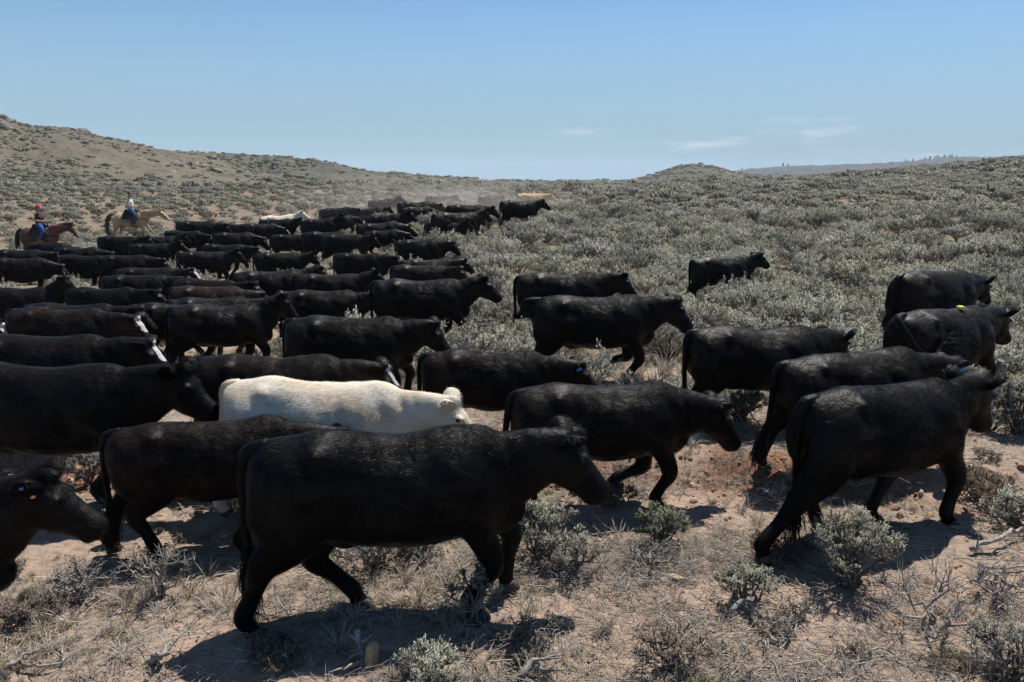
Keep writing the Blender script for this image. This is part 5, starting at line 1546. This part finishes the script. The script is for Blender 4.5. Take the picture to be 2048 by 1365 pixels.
def litter_mask(x, y):     # where the material shows litter rather than bare sand
    return sstep(-.02, .32, fbm(x * .55, y * .55, 33, 4) + .02) * (1 - .85 * bare(x, y))
x, y = fore_pts(13500, 3.2, 17, 54, 1.15)
keep = (GR.random(len(x)) < litter_mask(x, y) * .9 + .03); x, y = x[keep], y[keep]
t = np.where(GR.random(len(x)) < .28, GR.integers(4, 6, len(x)), np.where(GR.random(len(x)) < .10, GR.integers(6, 8, len(x)), GR.integers(0, 4, len(x))))
put("dry_grass", x, y, np.clip(GR.lognormal(-.62, .4, len(x)), .25, 1.4), t, TUFTS, .12)
x, y = fore_pts(700, 3.2, 16, 54, 1.1)
keep = (GR.random(len(x)) < litter_mask(x + 3, y) * .9 + .04); x, y = x[keep], y[keep]
put("low_shrubs", x, y, np.clip(GR.lognormal(-.35, .35, len(x)), .35, 1.4), GR.integers(0, 4, len(x)), SHR, .12)
x, y = fore_pts(18500, 3.2, 15, 54, 1.1)
keep = (GR.random(len(x)) < (litter_mask(x, y + 2) * .75 + .25) * (1 - .8 * bare(x, y))); x, y = x[keep], y[keep]
put("twig_litter", x, y, np.clip(GR.lognormal(0, .35, len(x)), .4, 2.2), GR.integers(0, 5, len(x)), LIT, .05, .004)
x, y = fore_pts(20000, 3.2, 15, 54, 1.1)
b_ = bank_line(x)
inb = sstep(b_ - 1.0, b_ - .1, y) * sstep(b_ + 1.0, b_ + .2, y)
keep = GR.random(len(x)) < .30 + .7 * inb; x, y, inb = x[keep], y[keep], inb[keep]
put("soil_clods", x, y, np.clip(GR.lognormal(-4.6, .5, len(x)), .005, .035) * (1 + 1.1 * inb), np.where(GR.random(len(x)) < .8, GR.integers(0, 3, len(x)) * 2, GR.integers(0, 2, len(x)) * 2 + 1), PEB, .5, .004)
# grass among the brush
x, y = fore_pts(9000, 11, 42, 42, 1.3)
keep = GR.random(len(x)) < .6; x, y = x[keep], y[keep]
put("brush_grass", x, y, np.clip(GR.lognormal(.35, .4, len(x)), .6, 3.2), np.where(GR.random(len(x)) < .45, GR.integers(4, 6, len(x)), GR.integers(0, 4, len(x))), TUFTS, .1)
# ------------------------------------------------------------------ two horses with riders
def place_by(rump, nose, back, yaw, nosep, rx, bz, smin, smax):
    c, sn = math.cos(yaw), math.sin(yaw); s = 1.0
    for _ in range(40):
        dx, dy, dz = ray(rump + (nose - rump) * .3, back); lo, hi = 2.0, 90.0
        for _ in range(40):
            m = .5 * (lo + hi)
            if CAM_H + dz * m - bz * s > float(zt(dx * m, dy * m, False)): lo = m
            else: hi = m
        X, Y = dx * lo, dy * lo
        for _ in range(6):
            def pp(lx, lz): return project(X + s * lx * c, Y + s * lx * sn, float(zt(X, Y, False)) + s * lz)
            pr, pn = pp(rx, 1.2), pp(nosep[0], nosep[2])
            X -= ((pr[0] + pn[0]) / 2 - (rump + nose) / 2) * pr[2] / FPX
        s2 = min(max(s * ((nose - rump) / (pn[0] - pr[0])) ** .7, smin), smax)
        if abs(s2 - s) < 1e-4: break
        s = s2
    return X, Y, s
def make_horse(label, rump, nose, back, yaw, pose, hide, mane, tailmat):
    A = build_animal(HORSE, pose, .022)
    me = np_mesh("horse", A['V'], A['F'], [M[hide]], True, {"face": A['face'], "hoof": A['hoof']})
    X, Y, s = place_by(rump, nose, back, R(yaw), A['nose'], -.84, 1.50, .9, 1.12)
    o = obj("horse", me); o.location = (X, Y, float(zt(X, Y, False)) - .01); o.rotation_euler = (0, 0, R(yaw)); o.scale = (s, s, s)
    for k in ("brown", "dust", "blaze"): o[k] = 0.15 if k != "blaze" else 0.0
    tag(o, label, "horse", "ridden horses")
    P, ax, up, lt = A['P'], A['ax'], A['up'], A['lt']
    for q in (-1, 1):
        obj("eye", np_mesh("eye", *ellipsoid(P + ax * .16 + lt * q * .082 - up * .05, (.02, .014, .018)), mats=[M['eye']]), o)
    # mane along the crest, tail of long hair
    nb = np.array([.55, 0, 1.52])
    crest = [P + up * .03 + ax * .03, P - ax * .06 + up * .0, (P + nb) / 2 + np.array([.0, 0, .10]), nb + [.02, 0, .03]]
    V, F = strands(crest, .022, 420, .22, 5, .65, .006); obj("mane", np_mesh("mane", V, F, [M[mane]], False), o)
    TP, TR = A['tail']
    V1, F1 = A['tailmesh']; V2, F2 = strands(TP[1:], .045, 420, .34, 6, .55, .007)
    V, F = merge([(V1, F1), (V2, F2)]); obj("tail", np_mesh("tail", V, F, [M[tailmat]], False), o)
    # bridle: cheek straps, noseband, browband, bit and reins up to the rider's hands
    parts = []
    def hoop(t, r1, r2, off, rad=.012):
        a = np.linspace(0, 2 * math.pi, 17)
        c = P + ax * t + up * off
        return tube(c + up[None] * (r1 * np.cos(a))[:, None] + lt[None] * (r2 * np.sin(a))[:, None], np.full(17, rad), 6, ax, 1)
    parts.append(hoop(.40, .088, .069, -.083)); parts.append(hoop(.05, .125, .094, -.105))
    for q in (-1, 1):
        parts.append(tube([P + ax * .03 + lt * q * .09 - up * .06, P + ax * .22 + lt * q * .095 - up * .12, P + ax * .40 + lt * q * .07 - up * .10, P + ax * .50 + lt * q * .062 - up * .12], np.full(4, .011), 6, (0, 0, 1), 3))
    obj("bridle", np_mesh("bridle", *merge(parts), [M['leather_dark']]), o)
    hand = np.array([.50, -.05, 1.72])
    rp = []
    for q in (-1, 1):
        b = P + ax * .50 + lt * q * .064 - up * .125
        rp.append(tube([b, (b + hand) / 2 + np.array([0, q * .08, -.14]), hand + np.array([0, q * .03, 0])], np.full(3, .008), 6, (0, 0, 1), 5))
    obj("reins", np_mesh("reins", *merge(rp), [M['leather_dark']]), o)
    return o, A, (X, Y, s, R(yaw))
def at_horse(name, tr, me=None):
    X, Y, s, yw = tr
    o = bpy.data.objects.new(name, me); COL.objects.link(o)
    o.location = (X, Y, float(zt(X, Y, False)) - .01); o.rotation_euler = (0, 0, yw); o.scale = (s, s, s)
    return o
def shell(x0, x1, z_top, w, drop, th, flare=0.0, n=9):
    """a pad or skirt draped over the horse's back"""
    a = np.linspace(-1, 1, 15); xs = np.linspace(x0, x1, n)
    rows = []
    for x in xs:
        zz = np.interp(x, [-.52, -.30, -.05, .18, .38, .52], [1.51, 1.48, 1.43, 1.43, 1.50, 1.54]) + z_top
        ang = a * 1.25
        rows.append(np.stack([np.full(15, x) + flare * np.abs(a), w * np.sin(ang) / math.sin(1.25), zz - drop * (1 - np.cos(ang)) / (1 - math.cos(1.25))], 1))
    O = np.concatenate(rows); I = O + np.array([0, 0, -th]); I[:, 1] *= .95
    nn = len(O)
    f = grid_faces(n, 15)
    def rim(i, j): return np.array([[i, j, j + nn, i + nn]])
    ed = [np.stack([np.arange(14), np.arange(14) + 1, np.arange(14) + 1 + nn, np.arange(14) + nn], 1),
          np.stack([np.arange(14) + (n - 1) * 15, np.arange(14) + 1 + (n - 1) * 15, np.arange(14) + 1 + nn + (n - 1) * 15, np.arange(14) + nn + (n - 1) * 15], 1)]
    for c in (0, 14):
        k = np.arange(n - 1) * 15 + c; ed.append(np.stack([k, k + 15, k + 15 + nn, k + nn], 1))
    return np.concatenate([O, I]), [np.concatenate([f, f[:, ::-1] + nn] + ed)]
def make_saddle(label, tr, pad):
    o = at_horse("saddle", tr)
    o.empty_display_size = .2
    tag(o, label, "saddle", "western saddles")
    obj("saddle_pad", np_mesh("saddle_pad", *shell(-.36, .46, .022, .30, .42, .02), [M[pad]]), o)
    obj("skirt", np_mesh("skirt", *shell(-.30, .40, .045, .30, .30, .02), [M['leather_dark']]), o)
    obj("seat", np_mesh("seat", *remesh([ellipsoid((.06, 0, 1.49), (.26, .17, .07)), ellipsoid((-.20, 0, 1.57), (.07, .17, .09)), ellipsoid((.33, 0, 1.57), (.08, .13, .10))], .018, 4), [M['leather_dark']]), o)
    obj("horn", np_mesh("horn", *merge([tube([(.35, 0, 1.60), (.37, 0, 1.70)], [.022, .018], 8, (0, 1, 0), 1), ellipsoid((.375, 0, 1.71), (.04, .035, .015))]), [M['leather_tan']]), o)
    for q in (-1, 1):
        obj("fender", np_mesh("fender", *tube([(.10, q * .27, 1.42), (.13, q * .335, 1.20), (.14, q * .345, .98)], [(.10, .012), (.085, .012), (.03, .01)], 10, (0, 1, 0), 4), [M['leather_dark']]), o)
        a = np.linspace(0, 2 * math.pi, 13)
        st = np.stack([np.full(13, .17), q * .355 + .06 * np.sin(a), .89 + .085 * np.cos(a)], 1)
        obj("stirrup", np_mesh("stirrup", *tube(st, np.full(13, .018), 8, (1, 0, 0), 1), [M['leather_tan']]), o)
    a = np.linspace(0, 2 * math.pi, 25)
    g = np.stack([np.full(25, .26), .30 * np.sin(a), 1.11 + .355 * np.cos(a)], 1)
    obj("girth", np_mesh("girth", *tube(g, np.stack([np.full(25, .012), np.full(25, .04)], 1), 6, (1, 0, 0), 1), [M['leather_dark']]), o)
    bc = [(.36, -.27, 1.28), (.62, -.235, 1.20), (.80, -.12, 1.14), (.84, 0, 1.12), (.80, .12, 1.14), (.62, .235, 1.20), (.36, .27, 1.28)]
    obj("breast_collar", np_mesh("breast_collar", *tube(bc, np.stack([np.full(7, .025), np.full(7, .012)], 1), 8, (0, 0, 1), 4), [M['leather_dark']]), o)
    return o
def make_rider(label, tr, who, lean=0.0, face=-35):
    """seated rider: one continuous body, clothes as children"""
    fy = R(face)
    hd = np.array([.06 + lean, -.01, 2.365])
    sh = {-1: np.array([.03 + lean * .8, -.185, 2.09]), 1: np.array([.03 + lean * .8, .185, 2.09])}
    hip = np.array([.03, 0, 1.64])
    fdir = np.array([math.cos(fy), math.sin(fy), -.06]); fl = np.array([-math.sin(fy), math.cos(fy), 0])
    elb = {-1: np.array([.06 + lean, -.27, 1.82]), 1: np.array([.10 + lean, .26, 1.83])}
    hand = {-1: np.array([.40, -.10, 1.755]), 1: np.array([.44, .03, 1.75])}
    knee = {-1: np.array([.33, -.335, 1.34]), 1: np.array([.33, .335, 1.34])}
    ank = {-1: np.array([.15, -.375, .99]), 1: np.array([.15, .375, .99])}
    k = .92 if who == 'woman' else 1.0
    def torso(g):
        return tube([hip - [0, 0, .08], hip + [0, 0, .05], hip * .5 + (sh[-1] + sh[1]) * .25 + [.02, 0, .02], (sh[-1] + sh[1]) / 2 - [0, 0, .10], (sh[-1] + sh[1]) / 2 + [0, 0, .03]],
                    np.array([(.13, .165), (.135, .17), (.115, .145 * k), (.125, .18 * k), (.07, .13 * k)]) + g, 16, (0, 1, 0), 4)
    def arm(s, g, a=0., b=1.):
        P = crom(np.array([sh[s], (sh[s] + elb[s]) / 2, elb[s], (elb[s] + hand[s]) / 2, hand[s]]), 3)
        r = np.interp(np.linspace(0, 1, len(P)), [0, .25, .5, .75, 1], np.array([.062, .052, .043, .04, .03]) * k)
        i0, i1 = int(a * (len(P) - 1)), max(int(b * (len(P) - 1)), 2)
        return tube(P[i0:i1 + 1], r[i0:i1 + 1] + g, 10, (0, 1, .2), 1)
    def leg(s, g, full=True):
        P = [hip + [0, s * .09, -.02], (hip + knee[s]) / 2 + [.02, s * .10, .06], knee[s], (knee[s] + ank[s]) / 2 + [-.015, 0, 0], ank[s]]
        return tube(P, np.array([.105, .088, .062, .055, .042]) + g, 12, (0, 1, 0), 4)
    def foot(s, g): return tube([ank[s] + [-.05, 0, -.05], ank[s] + [.04, 0, -.07], ank[s] + [.18, s * .02, -.085]], np.array([.045, .05, .035]) + g, 10, (0, 1, 0), 4)
    parts = [torso(0.0)] + [arm(s, 0) for s in (-1, 1)] + [leg(s, 0) for s in (-1, 1)] + [foot(s, 0) for s in (-1, 1)]
    parts.append(tube([(sh[-1] + sh[1]) / 2 - [0, 0, .02], hd - [0, 0, .10]], [.06, .055], 12, (0, 1, 0), 2))
    parts.append(ellipsoid(hd, (.095, .078, .118), np.array([[math.cos(fy), -math.sin(fy), 0], [math.sin(fy), math.cos(fy), 0], [0, 0, 1.0]])))
    parts.append(ellipsoid(hd + fdir * .055 - np.array([0, 0, .075]), (.045, .045, .04)))
    parts.append(ellipsoid(hd + fdir * .098 - np.array([0, 0, .012]), (.022, .016, .026)))
    for s in (-1, 1):
        parts.append(ellipsoid(hd + fl * s * .079, (.02, .012, .03)))
        parts.append(ellipsoid(hand[s] + [.03, 0, 0], (.045, .03, .035)))
    V, F = remesh(parts, .013, 4)
    fing = []
    for s in (-1, 1):
        for i in range(4):
            b = hand[s] + np.array([.055 - .004 * i, s * .012, .026 - .018 * i]); L = (.040, .045, .042, .034)[i]
            fing.append(tube([b + [-.02, 0, 0], b + [.016, -s * .006, 0], b + [.018, -s * L * .7, -.004], b + [-.006, -s * L, -.006]], [.0095, .0095, .0088, .007], 6, (0, 0, 1), 2))
        fing.append(tube([hand[s] + [.0, -s * .01, .03], hand[s] + [.03, -s * .025, .04], hand[s] + [.055, -s * .03, .034]], [.011, .010, .008], 6, (0, 0, 1), 2))
    V, F = merge([(V, F)] + fing)
    o = at_horse("person", tr, np_mesh("person", V, F, [M['skin']]))
    tag(o, label, "person", "riders driving the herd")
    woman = who == 'woman'
    obj("shirt", np_mesh("shirt", *remesh([torso(.014)] + [arm(s, .014, 0, .42 if woman else .48) for s in (-1, 1)], .015, 3), [M['shirt_dark'] if woman else M['shirt_pale']]), o)
    if woman:
        for z0 in (1.99, 1.93):      # printed bands across the chest
            a = np.linspace(0, 2 * math.pi, 33); c = (hip * (2.09 - z0) + (sh[-1] + sh[1]) / 2 * (z0 - 1.64)) / .45
            q = np.stack([c[0] + .147 * np.cos(a), c[1] + .190 * k * np.sin(a), np.full(33, z0)], 1)
            obj("shirt_stripe", np_mesh("shirt_stripe", *tube(q, np.stack([np.full(33, .014), np.full(33, .006)], 1), 6, (0, 0, 1), 1), [M['shirt_pink']]), o)
    obj("jeans", np_mesh("jeans", *remesh([leg(s, .012) for s in (-1, 1)] + [tube([hip - [0, 0, .09], hip + [0, 0, .07]], [(.15, .185), (.148, .18)], 14, (0, 1, 0), 2)], .015, 3), [M['denim'] if woman else M['denim_worn']]), o)
    for s in (-1, 1): obj("boot", np_mesh("boot", *remesh([foot(s, .012), tube([ank[s] + [-.01, 0, .10], ank[s] + [-.02, 0, -.06]], [.058, .052], 10, (0, 1, 0), 2)], .013, 2), [M['leather_tan']]), o)
    cr = hd + np.array([0, 0, .045])
    Vc, Fc = merge([ellipsoid(cr, (.108, .092, .088), np.array([[math.cos(fy), -math.sin(fy), 0], [math.sin(fy), math.cos(fy), 0], [0, 0, 1.0]])),
                    tube([cr + fdir * .07 + [0, 0, -.015], cr + fdir * .14 + [0, 0, -.022], cr + fdir * .19 + [0, 0, -.035]], [(.008, .075), (.007, .068), (.005, .035)], 12, fl, 3)])
    c = obj("cap", np_mesh("cap", Vc, Fc, [M['cap_red'] if woman else M['cap_brown']]), o)
    if woman:
        bk = hd - fdir * .07
        V1, F1 = merge([ellipsoid(bk + [0, 0, -.01], (.07, .08, .09)), tube([bk - fdir * .02 + [0, 0, .03], bk - fdir * .08 - [0, 0, .02], bk - fdir * .085 - [0, 0, .14]], [.03, .038, .012], 8, (0, 1, 0), 3)])
        obj("hair", np_mesh("hair", V1, F1, [M['hair_brown']]), o)
    else:
        gl = []
        for s in (-1, 1): gl.append(ellipsoid(hd + fdir * .088 + fl * s * .034 + [0, 0, .012], (.016, .03, .02)))
        gl.append(tube([hd + fdir * .10 - fl * .03 + [0, 0, .018], hd + fdir * .10 + fl * .03 + [0, 0, .018]], [.006, .006], 6, (0, 0, 1), 1))
        obj("sunglasses", np_mesh("sunglasses", *merge(gl), [M['lens']]), o)
    for s in (-1, 1): obj("eye", np_mesh("eye", *ellipsoid(hd + fdir * .082 + fl * s * .032 + [0, 0, .012], (.012, .012, .008)), mats=[M['eye']]), o)
    return o
PAL = make_horse("pale palomino horse walking with its head stretched forward beyond the herd", 226, 338, 425, 4,
                 dict(hz=1.62, hp=46, legs=dict(RH=(-.32, 0), LH=(.16, 0), RF=(-.02, 0), LF=(.36, .08)), tail='out', seed=3), 'palomino', 'mane_pale', 'tail_grey')
make_saddle("dark western saddle with pale pad on the palomino horse", PAL[2], 'blanket_tan')
make_rider("rider in a pale checked shirt, jeans, brown cap and sunglasses on the palomino horse", PAL[2], 'man', -.03, -40)
BAY = make_horse("reddish-brown bay horse with black tail standing behind the left of the herd", 43, 154, 455, 2,
                 dict(hz=1.62, hp=60, legs=LEGSETS['walk3'], seed=8), 'bay', 'mane_black', 'mane_black')
make_saddle("western saddle with a green pad on the bay horse", BAY[2], 'blanket_green')
make_rider("rider in a red cap, dark pink-striped shirt and blue jeans on the bay horse", BAY[2], 'woman', .0, -20)
print("HORSES", PAL[2], BAY[2])
# ------------------------------------------------------------------ air: thin haze over everything, dust kicked up round the far herd
def volume_box(name, lo, hi, dens, color, noise=None, aniso=0.0):
    lo, hi = np.array(lo, float), np.array(hi, float)
    V, F = box((lo + hi) / 2, hi - lo)
    m = bpy.data.materials.new(name); m.use_nodes = True
    n, l = m.node_tree.nodes, m.node_tree.links; n.clear()
    out = n.new("ShaderNodeOutputMaterial"); pv = n.new("ShaderNodeVolumePrincipled")
    pv.inputs["Color"].default_value = (*color, 1); pv.inputs["Density"].default_value = dens; pv.inputs["Anisotropy"].default_value = aniso
    l.new(pv.outputs[0], out.inputs["Volume"])
    o = obj(name, np_mesh(name, V, F, [m], False)); o["kind"] = "stuff"
    return o, m, pv
_lo = min(float(np.min(h[2])) for h in (H1, H2, H3, H4, H5))
volume_box("haze", (-3300, -1700, min(_lo, -30) - 1), (3300, 5200, 125), 0.00015, (0.80, 0.90, 1.0))
# dust: a low drifting bank behind the leading cattle
def dust_bank(c, r, dens):
    V, F = ellipsoid((0, 0, 0), (1, 1, 1), None, 24, 14)
    m = bpy.data.materials.new("dust"); m.use_nodes = True
    n, l = m.node_tree.nodes, m.node_tree.links; n.clear()
    out = n.new("ShaderNodeOutputMaterial"); pv = n.new("ShaderNodeVolumePrincipled")
    pv.inputs["Color"].default_value = (0.93, 0.83, 0.72, 1)
    tc = n.new("ShaderNodeTexCoord"); ln = n.new("ShaderNodeVectorMath"); ln.operation = 'LENGTH'
    l.new(tc.outputs["Object"], ln.inputs[0])
    fall = n.new("ShaderNodeMapRange"); fall.interpolation_type = 'SMOOTHSTEP'
    for k, v in zip(("From Min", "From Max", "To Min", "To Max"), (1.0, .1, 0.0, 1.0)): fall.inputs[k].default_value = v
    l.new(ln.outputs["Value"], fall.inputs["Value"])
    no = n.new("ShaderNodeTexNoise"); no.inputs["Scale"].default_value = 2.6; no.inputs["Detail"].default_value = 3
    l.new(tc.outputs["Object"], no.inputs["Vector"])
    nr = n.new("ShaderNodeMapRange"); nr.inputs["From Min"].default_value = .38; nr.inputs["From Max"].default_value = .68; nr.inputs["To Max"].default_value = dens
    l.new(no.outputs["Fac"], nr.inputs["Value"])
    mu = n.new("ShaderNodeMath"); mu.operation = 'MULTIPLY'; l.new(fall.outputs[0], mu.inputs[0]); l.new(nr.outputs[0], mu.inputs[1])
    l.new(mu.outputs[0], pv.inputs["Density"]); l.new(pv.outputs[0], out.inputs["Volume"])
    o = obj("dust", np_mesh("dust", V, F, [m])); o.location = c; o.scale = r; o["kind"] = "stuff"
dust_bank((-4.5, 45.5, float(zt(-4.5, 45.5, False)) + .6), (11, 8, 2.4), .16)
